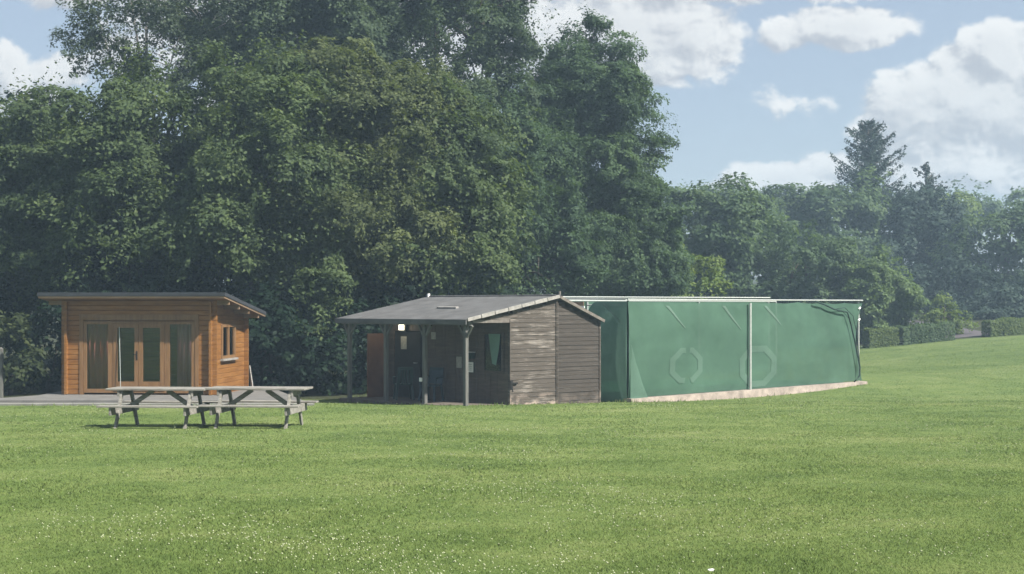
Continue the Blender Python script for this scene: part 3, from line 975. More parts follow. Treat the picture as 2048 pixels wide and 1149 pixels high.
def in_frame(o, root):
    o.matrix_world = Matrix.Translation(root.location) @ Matrix.Rotation(root.rotation_euler.z, 4, 'Z') @ Matrix.Translation(o.location)
    return o


def local(root, p):
    return Matrix.Translation(root.location) @ Matrix.Rotation(root.rotation_euler.z, 4, 'Z') @ Vector(p)


o = wavy(-3.72, -3.0, .06, 1.98, .14, .018, 30, .9).build('curtain', M_curtain, None, True)
in_frame(o, CAB); tag(o, 'plain reddish brown curtain drawn across the left window of the cabin', 'curtain')
o = wavy(-1.16, -.66, .06, 1.98, .15, .022, 24, .9).build('curtain', M_curtain2, None, True)
in_frame(o, CAB); tag(o, 'plum pink curtain half drawn in the right window of the cabin', 'curtain')
o = MB().tube([(-2.72, -.05, 1.86), (-2.655, -.12, .02)], .010, 8).build('pole', M_galv, None)
in_frame(o, CAB); tag(o, 'thin white pole leaning on the left glass door of the cabin', 'pole')
o = MB().bar((.10, CD - .1, .02), (-.04, CD + .06, .66), .03, .12).build('plank', M_verge, None)
in_frame(o, CAB); tag(o, 'pale plank leaning at the rear corner of the cabin', 'plank')

# paved terrace with its lower edging strip
b = MB(); b.add([(-16.6, 38.75, -.3), (-5.4, 38.75, -.3), (-7.1, 44.6, -.3), (-12.9, 44.6, -.3), (-12.95, 41.0, -.3), (-13.6, 39.6, -.3),
                 (-16.6, 38.75, .095), (-5.4, 38.75, .095), (-7.1, 44.6, .095), (-12.9, 44.6, .095), (-12.95, 41.0, .095), (-13.6, 39.6, .095)],
                [(5, 4, 3, 2, 1, 0), (6, 7, 8, 9, 10, 11)] + [(i, (i + 1) % 6, 6 + (i + 1) % 6, 6 + i) for i in range(6)])
tag(b.build('terrace', M_pave), kind='structure')
b = MB(); b.box(-17.5, -5.1, 38.42, 38.74, -.3, .035)
tag(b.build('path', M_paved, bevel=.01), kind='structure')
# fence post at the left edge
p = at(2, 797, 42.0)
b = MB(); b.bar((0, 0, -.3), (0, 0, 1.5), .10, .10, (0, 1, 0)); b.add([(-.05, -.05, 1.5), (.05, -.05, 1.5), (.05, .05, 1.5), (-.05, .05, 1.5), (0, 0, 1.55)], [(0, 1, 4), (1, 2, 4), (2, 3, 4), (3, 0, 4)])
fp = b.build('fence_post', M_post); fp.location = (p.x, 42.0, gz(p.x, 42.0))
tag(fp, 'grey wooden post among leaves at the far left edge', 'post')

# ------------------------------------------------------------------ shed with open porch
A = R(43)
SH = thing('timber_shed', (-1.13, 38.0, 0), A, 'weathered brown clapboard shed with a felt roof running out over an open porch', 'shed')
XW0, XW1, XR, YL = 1.44, 4.82, 3.175, 5.30


def zl(x): return 2.205 + .186 * x if x < XR else 2.795 - (x - XR) * .374


def boards(b, x0, x1, z0, z1, y, h=.115, rng=random.Random(4)):
    """weatherboards clipped under the roof slopes; each leans out at its foot"""
    z = z0
    while z < z1:
        zt = z + h
        xa, xb = x0, x1
        lim = zt + .05
        if lim > zl(xa): xa = max(xa, (lim - 2.205) / .186)
        if lim > zl(xb): xb = min(xb, XR + (2.795 - lim) / .374)
        if xb > xa + .05:
            j = rng.uniform(-.004, .004)
            vs = []
            for x in (xa, xb):
                vs += [(x, y - .017 + j, z), (x, y - .004 + j, zt + .012), (x, y + .012, zt + .012), (x, y + .012, z)]
            b.add(vs, [(0, 1, 2, 3), (7, 6, 5, 4), (0, 4, 5, 1), (1, 5, 6, 2), (2, 6, 7, 3), (3, 7, 4, 0)])
        z = zt


b = MB(); boards(b, XW0 + .03, XR - .03, -.20, 2.8, 0); boards(b, .10, XW0 + .028, 2.185, 2.8, 0)
b.build('gable_panel', M_side_l, SH)['label'] = 'left half of the gable, bleached and streaky boards'
b = MB(); boards(b, XR + .03, XW1 - .02, -.25, 2.8, 0, rng=random.Random(9))
b.build('gable_panel', M_side_r, SH)['label'] = 'right half of the gable, plain dark brown boards'
for q in ((XR - .045, XR - .006, -.045, .012, -.25, 2.735), (XR + .006, XR + .028, -.05, .012, -.25, 2.73), (XW0 - .01, XW0 + .028, -.045, .03, -.2, 2.18), (XW1 - .02, XW1 + .03, -.04, .05, -.3, 2.15)):
    MB().box(*q).build('corner_strip', M_side_l, SH)
b = MB(); b.box(XR - .005, XR + .005, -.03, .01, -.25, 2.7); b.build('gap_seam', M_black, SH)
# side, back and inner walls, with window and door openings
b = MB(); yw0, yw1, zw0, zw1 = 3.35, 4.75, .7, 1.95
b.box(XW1 - .03, XW1, .02, yw0, -.35, 2.13); b.box(XW1 - .03, XW1, yw1, YL, -.35, 2.13); b.box(XW1 - .03, XW1, yw0, yw1, -.35, zw0); b.box(XW1 - .03, XW1, yw0, yw1, zw1, 2.13)
b.build('side_wall', M_side_r, SH)
b = MB(); b.prism([(XW0, -.35), (XW1 - .03, -.35), (XW1 - .03, 2.12), (XR, 2.72), (XW0, 2.4)], YL - .03, YL); b.build('back_wall', M_side_r, SH)
b = MB(); iw = [(.25, .97, .81, 1.81), (3.63, 4.81, -.1, 1.84)]
yb = .03; rr = random.Random(3)
while yb < YL - .04:
    ye = min(yb + .14, YL - .035)
    zs = [(-.1, 2.44)]
    for (h0, h1, q0, q1) in iw:
        if ye > h0 + .03 and yb < h1 - .03:
            zs = [(z0, z1) for z0, z1 in ((-.1, q0), (q1, 2.44)) if z1 > z0 + .01]
    for z0, z1 in zs:
        dx = rr.uniform(0, .006)
        b.box(XW0 + dx, XW0 + .03, yb, ye - .006, z0, z1)
    yb = ye
b.build('inner_wall', M_inner, SH)
wn = MB()
for a, c, z0, z1 in ((.20, .27, .76, 1.86), (.95, 1.02, .76, 1.86), (.27, .95, 1.79, 1.86), (.27, .95, .76, .83)):
    wn.box(XW0 - .03, XW0 + .045, a, c, z0, z1)
wn = wn.build('window', M_inner, SH)
MB().box(XW0 + .008, XW0 + .014, .27, .95, .83, 1.79).build('pane', M_glass, wn)
wn = MB()
for a, c, z0, z1 in ((yw0, yw0 + .06, zw0, zw1), (yw1 - .06, yw1, zw0, zw1), (yw0 + .06, yw1 - .06, zw1 - .06, zw1), (yw0 + .06, yw1 - .06, zw0, zw0 + .06)):
    wn.box(XW1 - .04, XW1 + .01, a, c, z0, z1)
wn = wn.build('window', M_side_r, SH)
MB().box(XW1 - .02, XW1 - .014, yw0 + .06, yw1 - .06, zw0 + .06, zw1 - .06).build('pane', M_glass, wn)
d = MB(); d.box(XW0 + .035, XW0 + .075, 3.66, 4.79, -.02, 1.82); d = d.build('door', M_dark, SH); d['label'] = 'dark plain door in the porch'
hb = MB(); hb.tube([(XW0 + .03, 3.78, .95), (XW0 - .03, 3.78, .95), (XW0 - .03, 3.88, .95)], .012, 6); hb.build('handle', M_galv, d)
b = MB()
for k in range(6): b.box(.74 + k * .116, .74 + k * .116 + .111, 5.10, 5.13 + .004 * (k % 2), -.3, 1.76)
b.build('end_partition', M_door, SH)['label'] = 'orange-brown boarded screen closing the far end of the porch'
# pale green panel added in place of the green seen in the glass
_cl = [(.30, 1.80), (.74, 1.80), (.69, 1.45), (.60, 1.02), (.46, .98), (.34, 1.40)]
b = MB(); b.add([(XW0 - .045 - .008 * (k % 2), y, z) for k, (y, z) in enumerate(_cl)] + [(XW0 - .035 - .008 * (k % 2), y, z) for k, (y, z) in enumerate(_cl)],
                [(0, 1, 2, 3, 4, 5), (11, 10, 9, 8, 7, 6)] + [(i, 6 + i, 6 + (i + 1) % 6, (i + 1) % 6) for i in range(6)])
o = b.build('stand_in_panel', plain("window_green_tint", (.125, .215, .19), .9, .08))
in_frame(o, SH); tag(o, 'pale green panel added to stand in for the green seen in the shed window', 'stand_in_panel')
# porch floor, posts with raked braces, beams
MB().box(-.02, XW0, .1, YL + .1, -.5, -.035).build('porch_floor', M_floor, SH)
for y in (.15, 1.78, 3.42, 5.05):
    b = MB(); xx, yy = local(SH, (.08, y, 0)).xy
    b.box(.03, .13, y - .05, y + .05, gz(xx, yy) - .3, 2.03)
    b.build('post', M_post, SH, bevel=.006)
    for s in (-1, 1):
        b = MB(); b.bar((.08, y + s * .05, 1.76), (.08, y + s * .25, 2.03), .055, .06); b.build('brace', M_post, SH)
b = MB(); b.box(.02, .14, -.02, YL + .05, 2.035, 2.135); b.build('header_beam', M_post, SH)
b = MB(); b.box(.15, XW0 - .012, -.03, .03, 2.10, 2.18); b.build('porch_beam', M_beam, SH)
# roof
b = MB(); b.prism([(-.13, 2.19), (XR, 2.805), (XR, 2.75), (-.13, 2.135)], -.11, YL + .12); b.prism([(XR + .001, 2.805), (4.90, 2.157), (4.90, 2.107), (XR + .001, 2.75)], -.11, YL + .12)
rf = b.build('roof', M_felt2, SH)
b = MB()
for k in range(7):
    xs = [-.12 + (XR + .12) * k / 7 + .012, -.12 + (XR + .12) * (k + 1) / 7 - .012]
    b.bar((xs[0], -.13, zl(xs[0]) + .0), (xs[1], -.13, zl(xs[1]) + .0), .035, .085 + .012 * (k % 2))
b.build('verge_board', M_verge, rf)
b = MB(); b.bar((XR + .03, -.13, 2.77), (4.90, -.13, 2.12), .035, .08); b.build('verge_board', M_beam, rf)
b = MB(); b.box(-.16, -.132, -.12, YL + .12, 2.06, 2.185); b.build('eaves_fascia', M_felt2, rf)
b = MB(); b.tube([(XR, -.15, 2.815), (XR, YL + .12, 2.815)], .03, 6); b.build('ridge_capping', M_felt2, rf)
b = MB(); b.bar((XR, -.12, 2.76), (XR, -.12, 2.93), .05, .04, (0, 1, 0)); b.build('finial', M_beam, rf)
b = MB(); b.bar((XR - .02, YL + .02, 2.8), (XR - .02, YL + .02, 2.90), .07, .05, (0, 1, 0)); b.build('finial', M_white, rf)
for xl_ in (.55, 1.42, 2.30):
    b = MB(); b.bar((xl_, -.10, zl(xl_) + .0035), (xl_, YL + .11, zl(xl_) + .0035), .05, .008, (-.18, 0, 1)); b.build('felt_lap', M_felt2, rf)
# pale vent lying on the felt
vx = 1.35
b = MB(); b.bar((vx, 1.95, zl(vx) + .035), (vx, 2.75, zl(vx) + .035), .10, .045, (-.18, 0, 1)); b.build('roof_vent', M_verge, rf)
# bolt on the gable edge
b = MB(); b.box(XW0 + .03, XW0 + .26, -.06, -.035, .50, .54); b.box(XW0 + .0, XW0 + .08, -.065, -.04, .36, .60); b.tube([(XW0 + .05, -.07, .40), (XW0 + .05, -.09, .30)], .018, 6)
b.build('bolt', M_black, SH)

# lit lamp over the door
m, t, out = new_mat("lamp_glow")
e = t.n.new('ShaderNodeEmission'); e.inputs[0].default_value = (1, .93, .66, 1); e.inputs[1].default_value = 1.1
t.l.new(e.outputs[0], out.inputs[0])
lp = thing('wall_lamp', local(SH, (XW0 - .02, 4.34, 1.95)), A, 'square lit lamp above the dark porch door', 'lamp')
b = MB(); b.box(-.06, 0, -.15, .15, -.12, .12); b.build('housing', M_black, lp)
b = MB(); b.box(-.085, -.061, -.115, .115, -.09, .09); b.build('lens', m, lp, bevel=.01)
ld = bpy.data.lights.new('lamp_light', 'POINT'); ld.energy = 3; ld.color = (1, .9, .65); ld.shadow_soft_size = .08
lo = bpy.data.objects.new('lamp_light', ld); COL.objects.link(lo); lo.parent = lp; lo.location = (-.14, 0, 0)


def notice(y, z, wd, ht, mat, label, x=XW0 - .004, frame=True, name='notice'):
    t_ = thing(name, local(SH, (x, y, z)), A, label, 'notice')
    if frame:
        b = MB(); b.box(-.02, 0, -wd / 2 - .02, wd / 2 + .02, -ht / 2 - .02, ht / 2 + .02); b.build('frame', M_black, t_)
    b = MB(); b.box(-.026, -.021, -wd / 2, wd / 2, -ht / 2, ht / 2); b.build('sheet', mat, t_)
    return t_


n_ = notice(1.52, .90, .30, .27, M_paper, 'white framed notice on the porch wall beside the near post')
b = MB()
for k in range(4): b.box(-.029, -.0265, -.09, .09 - .03 * (k % 2), .07 - k * .05, .082 - k * .05)
b.build('writing', M_black, n_)
notice(4.36, 1.5, .26, .36, M_paperd, 'grey sheet pinned to the dark porch door', x=XW0 + .034, frame=False)
notice(3.02, 1.72, .20, .20, M_paperd, 'small faded sheet high on the porch wall', frame=False)
notice(1.95, 1.02, .22, .30, M_paperd, 'faded sheet left of the white framed notice', frame=False)
bx = thing('wall_box', local(SH, (XW0 - .004, 1.48, 1.22)), A, 'small dark wall box above the white framed notice', 'box')
b = MB(); b.box(-.12, 0, -.16, .16, -.09, .07); b.build('case', M_cord, bx, bevel=.01); b = MB(); b.box(-.135, .0, -.175, .175, .071, .095); b.build('lid', M_paperd, bx)
o = MB().box(-.05, 0, -.04, .04, -.05, .05).build('switch_box', M_white, None, bevel=.008)
o.location = local(SH, (.03, 1.86, .60)); o.rotation_euler.z = A
tag(o, 'small white box fixed to the second porch post', 'switch box')


def chair(loc, rz, mat, label, slats=True):
    r = thing('garden_chair', loc, rz, label, 'chair', 'plastic chairs in the porch')
    b = MB(); b.box(-.22, .22, -.22, .2, .40, .435); b.build('seat', mat, r, bevel=.012)
    for sx in (-1, 1):
        for y0, y1 in ((-.19, -.24), (.19, .25)):
            b = MB(); b.bar((sx * .2, y0, .40), (sx * .24, y1, 0), .05, .05, (0, 1, 0)); b.build('leg', mat, r)
    b = MB()
    for sx in (-1, 1): b.bar((sx * .2, .19, .41), (sx * .19, .30, .86), .05, .03)
    b.bar((-.21, .30, .86), (.21, .30, .86), .03, .08)
    if slats:
        for k in range(5): b.bar((-.16 + k * .08, .2, .43), (-.15 + k * .075, .30, .83), .045, .018)
    else:
        b.add([(-.19, .2, .46), (.19, .2, .46), (.18, .295, .84), (-.18, .295, .84), (-.19, .22, .46), (.19, .22, .46), (.18, .315, .84), (-.18, .315, .84)],
              [(3, 2, 1, 0), (4, 5, 6, 7), (0, 1, 5, 4), (1, 2, 6, 5), (2, 3, 7, 6), (3, 0, 4, 7)])
    b.build('backrest', mat, r)
    for sx in (-1, 1):
        b = MB(); b.bar((sx * .24, .24, .64), (sx * .25, -.2, .62), .05, .025); b.bar((sx * .25, -.19, .61), (sx * .235, -.2, .42), .045, .03, (0, 1, 0)); b.build('armrest', mat, r)
    return r


chair(local(SH, (.85, 3.62, -.035)), A + R(150), M_chair, 'dark green slatted chair in front of the dark porch door')
chair(local(SH, (1.0, 2.62, -.035)), A + R(-70), M_chairb, 'blue-green solid-backed chair against the middle of the porch wall', False)

# ------------------------------------------------------------------ netted practice cage
G = R(48)
P1 = Vector((3.23, 41.8, 0))
CG = thing('cricket_net_cage', P1, G, 'long practice cage draped in green netting on a low concrete kerb', 'net cage')
CL_, CWD = 13.1, 6.8


def cpx(px, py, y=0.0):
    """point of the cage plane y seen at a pixel, in cage coordinates"""
    k = (px - 1024) / F
    X0, Z0 = P1.x - .743 * y, P1.y + .669 * y
    tt = (Z0 * k - X0) / (.669 - .743 * k)
    return Vector((tt, y, CAMZ - (py - HZ) / F * (Z0 + .743 * tt)))


def net_sheet(name, mat, f, nu, nv, parent):
    vs = []; fs = []
    for i in range(nu + 1):
        for j in range(nv + 1):
            vs.append(f(i / nu, j / nv))
    for i in range(nu):
        for j in range(nv):
            a = i * (nv + 1) + j
            fs.append((a, a + nv + 1, a + nv + 2, a + 1))
    me = bpy.data.meshes.new(name); me.from_pydata(vs, [], fs)
    me.polygons.foreach_set('use_smooth', [True] * len(fs)); me.materials.append(mat)
    o = bpy.data.objects.new(name, me); COL.objects.link(o); o.parent = parent
    return o


def side_net(u, v):
    x = u * CL_
    top = 2.665 - .035 * abs(math.sin(x * 2.1)) - .02 * abs(math.sin(x * .7))
    z = -.03 + (top + .03) * v
    # hang: billows outward between kerb and rail, gathered folds under the rail and by the ends
    y = -.05 * math.sin(math.pi * v) * (1 + .5 * math.sin(x * .8 + .6)) - .012 * math.sin(x * 9 + 3 * v) * v ** 3 - .02 * math.sin(x * 2.6 + v * 4) * math.sin(math.pi * v)
    e = max(0, (x - 11.8) / 1.3)
    x -= .42 * e ** 2 * math.sin(math.pi * min(1, v * 1.02)) ** .8 * (.55 + .45 * v)
    y -= .03 * math.sin(14 * e + 6 * v) * e
    if v == 0 and e > 0: z += .02
    return (x, y, z)


near = net_sheet('side_net', M_net, side_net, 150, 30, CG)


def end_net(u, v):
    y = u * CWD
    top = 2.66 if y < 1.35 else 2.05
    if .9 < y < 1.9: top = 2.66 - .61 * min(1, max(0, (y - 1.2) / .5))
    zb = -.16
    x = -.03 - .04 * math.sin(math.pi * v) - .025 * math.sin(y * 5 + 2 * v) * math.sin(math.pi * v)
    return (x, y, zb + (top - zb) * v)


en = net_sheet('end_net', M_net_end, end_net, 60, 16, CG)
fn = net_sheet('far_net', M_net, lambda u, v: (u * 18, CWD + .04 * math.sin(u * 30) * math.sin(math.pi * v), -.1 + 2.85 * v), 60, 10, CG)
# slack double fold at the foot of the near corner
b = MB()
pts = [cpx(1259, 690), cpx(1268, 725), cpx(1280, 765), cpx(1292, 796)]
vs = []
for k, p_ in enumerate(pts): vs += [(0.02, -.075, p_.z), (p_.x * .5, -.10, p_.z), (p_.x, -.075, p_.z)]
fl = b.add(vs, [(k * 3 + i, k * 3 + i + 1, k * 3 + i + 4, k * 3 + i + 3) for k in range(3) for i in range(2)]).build('net_fold', M_net_flap, near, True)
# rails and posts
b = MB(); b.tube([(-.02, 0, 2.72), (6, 0, 2.722), (CL_ + .1, 0, 2.735)], .023, 8); b.build('rail', M_galv, CG)
b = MB(); b.tube([(0, .06, 2.72), (0, CWD, 2.80)], .024, 8); b.build('rail', M_galv, CG)
b = MB(); b.tube([(-.05, CWD, 2.83), (18.1, CWD, 2.88)], .024, 8); b.build('rail', M_galv, CG)
b = MB(); b.tube([(0, CWD / 2, 2.70), (13.1, CWD / 2, 2.71)], .03, 8); b.build('rail', M_galv, CG)
xp = cpx(1495, 700).x
b = MB(); b.tube([(xp, -.10, -.05), (xp, -.10, 2.63)], .04, 10); b.build('post', M_galv, CG)['label'] = 'pale tube post outside the netting'
for x, y in ((.06, .05), (CL_, .10), (.06, CWD - .06), (6.5, CWD - .06), (13.1, CWD - .06), (17.9, CWD - .06), (.06, CWD / 2), (13.1, CWD / 2)):
    b = MB(); b.tube([(x, y, -.3), (x, y, 2.69 if y < 6 else 2.8)], .032, 8); b.build('post', M_cord if x < 1 else M_galv, CG)
b = MB(); b.tube([(.05, .05, 2.56), (.05, 1.5, 2.56)], .022, 6); b.build('cross_tube', M_galv, CG)
b = MB(); b.box(-.06, -.02, 1.55, 3.0, 2.54, 2.66); b.build('top_board', M_fascia, CG)
b = MB(); b.box(-.09, -.062, 1.5, 2.5, 2.48, 2.535); b.build('top_strip', M_white, CG)
# dark edging cord at the free end
cord = [cpx(*q, -.14) for q in ((1630, 603), (1652, 611), (1668, 619), (1695, 625), (1702, 650), (1711, 690), (1720, 735), (1719, 752), (1709, 764))]
b = MB(); b.tube(cord, .026, 6); b.build('edge_cord', M_cord, near, True)
cord = [cpx(*q, -.12) for q in ((1668, 619), (1690, 616), (1706, 632), (1714, 670), (1720, 735))]
b = MB(); b.tube(cord, .012, 6); b.build('edge_cord', M_cord, near, True)
for q in ((1719, 617), (1718, 640)):
    p_ = cpx(*q, -.02); b = MB(); b.tube([p_ - Vector((.05, 0, .03)), p_ + Vector((.05, 0, .03))], .03, 6); b.build('tie', M_white, near)
# kerb
b = MB()
n = 40
vs = []; rr = random.Random(7)
for i in range(n + 1):
    x = -.04 + (CL_ + .2) * i / n
    j = rr.uniform(-.008, .008)
    vs += [(x, -.17 + j, -.5), (x, -.15 + j, -.045 + j * .6), (x, .12, -.04), (x, .12, -.5)]
fs = [(i * 4 + k, i * 4 + (k + 1) % 4, i * 4 + 4 + (k + 1) % 4, i * 4 + 4 + k) for i in range(n) for k in range(4)] + [(0, 1, 2, 3), (n * 4 + 3, n * 4 + 2, n * 4 + 1, n * 4)]
b.add(vs, fs).build('kerb', M_conc, CG)
b = MB(); b.box(.1, 12.9, .14, CWD - .1, -.5, -.075); b.build('matting', plain("green_matting", (.03, .12, .06), .95, .15, 4), CG)


def hoop_stand_in(cx, cy, rx, ry, bw, gaps, label):
    """pale octagonal band on the netting, standing in for a hoop behind it"""
    c = cpx(cx, cy); e = cpx(cx + rx, cy); f_ = cpx(cx, cy - ry)
    hx_, hz_ = e.x - c.x, f_.z - c.z
    n = 64; b = MB()
    def pt(a, k):
        q = (a + math.pi / 8) % (math.pi / 4) - math.pi / 8
        rr_ = k * math.cos(math.pi / 8) / math.cos(q)
        x = c.x + hx_ * rr_ * math.cos(a); z = c.z + hz_ * rr_ * math.sin(a)
        y = side_net(x / CL_, (z + .03) / 2.66)[1]
        return (x, y - .012, z)
    for k in range(n):
        a0, a1 = 2 * math.pi * k / n, 2 * math.pi * (k + 1) / n
        if any(g0 <= math.degrees(a0) < g1 for g0, g1 in gaps): continue
        b.add([pt(a0, 1 - bw), pt(a0, 1.06), pt(a1, 1.06), pt(a1, 1 - bw)], [(0, 1, 2, 3)])
    o = b.build('hoop_stand_in', M_ring, near); o['label'] = label
    return o


hoop_stand_in(1370, 731, 34, 36, .26, ((-1, 92), (262, 361)), 'left half of the pale band standing in for the broken octagonal hoop behind the netting')
hoop_stand_in(1370, 731, 34, 36, .26, ((76, 286),), 'right half of the pale band standing in for the broken octagonal hoop behind the netting')
hoop_stand_in(1514, 733, 36, 42, .26, (), 'pale band standing in for the second octagonal hoop, partly behind the tube post')

for (a, b_, c, d_) in ((1333, 612, 1368, 657), (1446, 612, 1481, 659), (1530, 612, 1560, 650)):  # pale strips added on the net for brace tubes seen through it
    b = MB()
    for k in range(8):
        q = []
        for f_ in (k / 8, (k + 1) / 8):
            wd = 3.2 * (1 - .7 * f_)
            for sg in (-1, 1):
                p_ = cpx(a + (c - a) * f_ + sg * wd, b_ + (d_ - b_) * f_)
                q.append((p_.x, side_net(p_.x / CL_, (p_.z + .03) / 2.66)[1] - .014, p_.z))
        b.add(q, [(0, 1, 3, 2)])
    b.build('brace_stand_in', M_streak, near, True)
b = MB(); q = []  # one more strip standing in for a brace, on the end net
for k in range(7):
    f_ = k / 6
    y_, z_ = .85 - .72 * f_, 2.62 - .6 * f_
    for sg in (-1, 1):
        v_ = (z_ + .16) / 2.82
        q.append((end_net(y_ / CWD, v_)[0] - .014, y_ + sg * .04 * (1 - .6 * f_), z_))
b.add(q, [(2 * k, 2 * k + 1, 2 * k + 3, 2 * k + 2) for k in range(6)]).build('brace_stand_in', M_streak, en, True)

# ------------------------------------------------------------------ picnic tables


def picnic(loc, rz, label):
    r = thing('picnic_table', loc, rz, label, 'picnic table', 'picnic tables on the lawn')
    L = .965
    for k in range(5):
        y = (k - 2) * .146
        b = MB(); b.box(-L, L, y - .068, y + .068, .712, .75); b.build('top_plank', M_picnic, r, bevel=.006)
    for s in (-1, 1):
        for y in (.64, .765):
            b = MB(); b.box(-L, L, s * y - .057, s * y + .057, .415, .45); b.build('seat_plank', M_picnic, r, bevel=.006)
    for e in (-1, 1):
        x = e * .67
        for s in (-1, 1):
            b = MB(); b.bar((x, s * .24, .71), (x, s * .63, -.02), .095, .045, (1, 0, 0)); b.build('leg', M_picnic, r, bevel=.004)
        b = MB(); b.box(x + e * .046 - .022, x + e * .046 + .022, -.79, .79, .265, .413); b.build('cross_beam', M_picnic, r, bevel=.004)
        b = MB(); b.box(x + e * .046 - .022, x + e * .046 + .022, -.34, .34, .60, .711); b.build('top_bearer', M_picnic, r, bevel=.004)
        b = MB(); b.bar((x - e * .02, 0, .36), (e * .14, 0, .70), .045, .085); b.build('brace', M_picnic, r, bevel=.004)
    return r


T1 = picnic((-6.76, 28.85, .235), R(-5), 'left of two weathered picnic tables, in front of the cabin doors')
T2 = copy_tree(T1); T2.location = (-4.84, 28.75, .245); T2.rotation_euler.z = R(-6)
T2['label'] = 'right of two weathered picnic tables, its end standing clear of the cabin'
for T in (T1, T2):
    T.location.z = gz(T.location.x, T.location.y) + .005
# ------------------------------------------------------------------ grass blades and clover heads
rng = np.random.default_rng(11)


def lawn_points(n, y0, y1, power):
    u = rng.random(n)
    # even over the picture-facing slope: density falls with distance
    a, c = y0 ** -power, y1 ** -power
    y = (a + (c - a) * u) ** (-1 / power)
    x = rng.uniform(-1, 1, n) * (.36 * y + 3.5)
    return x, y


def keep_off(x, y):
    ok = ~((x < -5.0) & (y > 38.3))
    lx = (x + 1.13) * math.cos(A) + (y - 38) * math.sin(A); ly = -(x + 1.13) * math.sin(A) + (y - 38) * math.cos(A)
    ok &= ~((lx > -.02) & (lx < 4.85) & (ly > -.01) & (ly < 5.5))
    cx = (x - P1.x) * math.cos(G) + (y - P1.y) * math.sin(G); cy = -(x - P1.x) * math.sin(G) + (y - P1.y) * math.cos(G)
    ok &= ~((cx > -.04) & (cx < 18) & (cy > -.19) & (cy < 7))
    return ok


n = 1080000
x, y = lawn_points(n, 8.0, 80.0, 1.0)
ok = keep_off(x, y); x, y = x[ok], y[ok]; n = len(x)
z = ground(x, y)
h = rng.uniform(.006, .015, n) * (1 + .35 * np.sin(x * 1.7 + 2 * np.sin(y * .8)) * np.sin(y * 1.1)) * (1 + y / 60)
wdt = np.maximum(.003, .00034 * y) * rng.uniform(.7, 1.3, n)
ang = rng.uniform(0, 2 * np.pi, n)
lean = rng.normal(0, .8, (n, 2)) * h[:, None]
# unmown wisps where the mower cannot reach: kerb, shed and terrace edges
_cx = (x - P1.x) * math.cos(G) + (y - P1.y) * math.sin(G); _cy = -(x - P1.x) * math.sin(G) + (y - P1.y) * math.cos(G)
_lx = (x + 1.13) * math.cos(A) + (y - 38) * math.sin(A); _ly = -(x + 1.13) * math.sin(A) + (y - 38) * math.cos(A)
edge = ((_cy > -.36) & (_cy < 0) & (_cx > -.3) & (_cx < 13.4)) | ((_cx > -.3) & (_cx < .1) & (_cy > -.4) & (_cy < 7)) | ((_ly > -.22) & (_ly < .1) & (_lx > -.2) & (_lx < 5)) | ((_lx > -.2) & (_lx < .1) & (_ly > -.2) & (_ly < 5.5)) | ((x < -5) & (y > 38.15) & (y < 38.4))
h = np.where(edge, h * rng.uniform(1.2, 4.5, n), h)
V = np.empty((n, 3, 3), np.float32)
V[:, 0] = np.stack([x - np.cos(ang) * wdt, y - np.sin(ang) * wdt, z - .004], -1)
V[:, 1] = np.stack([x + np.cos(ang) * wdt, y + np.sin(ang) * wdt, z - .004], -1)
V[:, 2] = np.stack([x + lean[:, 0], y + lean[:, 1], z + h], -1)
me = bpy.data.meshes.new('grass')
me.vertices.add(n * 3); me.vertices.foreach_set('co', V.reshape(-1))
me.loops.add(n * 3); me.loops.foreach_set('vertex_index', np.arange(n * 3, dtype=np.int32))
me.polygons.add(n); me.polygons.foreach_set('loop_start', np.arange(0, n * 3, 3, dtype=np.int32))
me.update(calc_edges=True)
ta = me.attributes.new('tone', 'FLOAT', 'FACE'); ta.data.foreach_set('value', rng.random(n).astype(np.float32))
m, t, out = new_mat("grass_blades")
aa = t.n.new('ShaderNodeAttribute'); aa.attribute_name = 'tone'
pos = t.n.new('ShaderNodeNewGeometry').outputs['Position']
gc = lawn_colour(t, pos, aa.outputs['Fac'])
gc = t.mix(1.0, gc, (1.16, 1.18, 1.20), 'MULTIPLY')
dd = t.n.new('ShaderNodeBsdfDiffuse'); t.put(dd.inputs[0], gc)
tl = t.n.new('ShaderNodeBsdfTranslucent'); t.put(tl.inputs[0], gc)
nv = t.vmath('NORMALIZE', t.vmath('ADD', t.vmath('MULTIPLY', t.n.new('ShaderNodeNewGeometry').outputs['Normal'], (.3, .3, .3)), (0, 0, .9)))
t.l.new(nv, dd.inputs['Normal'])
mx = t.n.new('ShaderNodeMixShader'); mx.inputs[0].default_value = .22
t.l.new(dd.outputs[0], mx.inputs[1]); t.l.new(tl.outputs[0], mx.inputs[2]); t.l.new(mx.outputs[0], out.inputs[0])
me.materials.append(m)
go = bpy.data.objects.new('grass', me); COL.objects.link(go); go['kind'] = 'stuff'

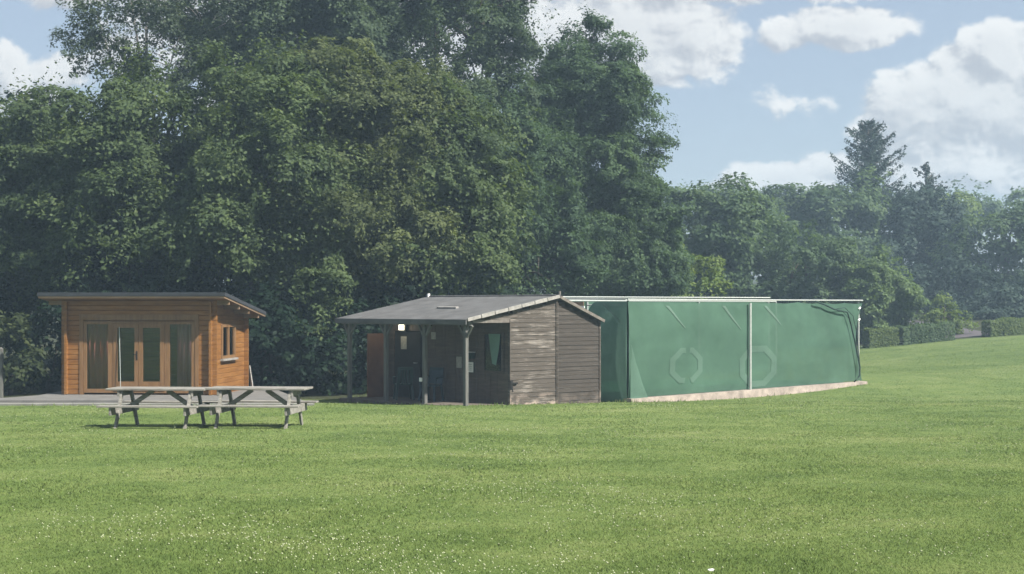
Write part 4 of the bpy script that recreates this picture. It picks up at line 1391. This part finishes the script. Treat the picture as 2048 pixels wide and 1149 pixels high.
n = 68000
x, y = lawn_points(n, 8.2, 46.0, .35)
dens = .5 + .5 * np.sin(x * .8 + 1.5 * np.sin(y * .45 + 1)) * np.sin(y * .52 + .9 * np.sin(x * .6))
dens2 = .5 + .5 * np.sin(x * 3.1 + np.sin(y * 2.3)) * np.sin(y * 2.0 + 1.7 * np.sin(x * 1.3))
ok = keep_off(x, y) & (rng.random(n) < (.03 + .60 * dens ** 3) * (.25 + .75 * dens2))
x, y = x[ok], y[ok]; n = len(x)
z = ground(x, y) + rng.uniform(.02, .04, n) * (1 + y / 50)
r = rng.uniform(.0028, .0074, n) * (1 + y / 40)
D = np.array([(1, 0, 0), (0, 1, 0), (-1, 0, 0), (0, -1, 0), (0, 0, .9), (0, 0, -.7)])
V = np.stack([x, y, z], -1)[:, None, :] + D[None] * r[:, None, None]
Fc = np.array([(0, 1, 4), (1, 2, 4), (2, 3, 4), (3, 0, 4), (1, 0, 5), (2, 1, 5), (3, 2, 5), (0, 3, 5)])
Fi = (np.arange(n)[:, None, None] * 6 + Fc[None]).reshape(-1)
me = bpy.data.meshes.new('clover_flowers')
me.vertices.add(n * 6); me.vertices.foreach_set('co', V.astype(np.float32).reshape(-1))
me.loops.add(len(Fi)); me.loops.foreach_set('vertex_index', Fi.astype(np.int32))
me.polygons.add(n * 8); me.polygons.foreach_set('loop_start', np.arange(0, len(Fi), 3, dtype=np.int32))
me.update(calc_edges=True)
me.materials.append(plain("clover_white", (.28, .31, .19), .8, .2, 3))
co = bpy.data.objects.new('clover_flowers', me); COL.objects.link(co); co['kind'] = 'stuff'

# crumpled scrap on the grass near the camera
p = at(1423, 1104, 9.6); p.z = gz(p.x, p.y)
b = MB(); vs = [(random.Random(i).uniform(-.014, .014) + (.014 if i % 2 else -.014), random.Random(i + 50).uniform(-.02, .02), random.Random(i + 90).uniform(.015, .035)) for i in range(14)]
bm = bmesh.new()
for q in vs: bm.verts.new(q)
bmesh.ops.convex_hull(bm, input=bm.verts)
me = bpy.data.meshes.new('paper_scrap'); bm.to_mesh(me); bm.free(); me.materials.append(M_paper)
o = bpy.data.objects.new('paper_scrap', me); COL.objects.link(o); o.location = p
tag(o, 'crumpled white scrap lying on the lawn close to the camera', 'litter')

# ------------------------------------------------------------------ haze
HAZE = .0015
m = bpy.data.materials.new("haze"); m.use_nodes = True; m.node_tree.nodes.clear()
t = NT(m.node_tree); out = t.n.new('ShaderNodeOutputMaterial')
v = t.n.new('ShaderNodeVolumePrincipled')
v.inputs['Color'].default_value = (.58, .81, 1.0, 1)
v.inputs['Density'].default_value = HAZE
v.inputs['Anisotropy'].default_value = .25
for k in ('Density Attribute', 'Color Attribute', 'Temperature Attribute'):
    if k in v.inputs: v.inputs[k].default_value = ''
t.l.new(v.outputs[0], out.inputs['Volume'])
hz = MB().box(-258, 258, -36, 408, -1.8, 34).build('haze', m)
hz['kind'] = 'stuff'
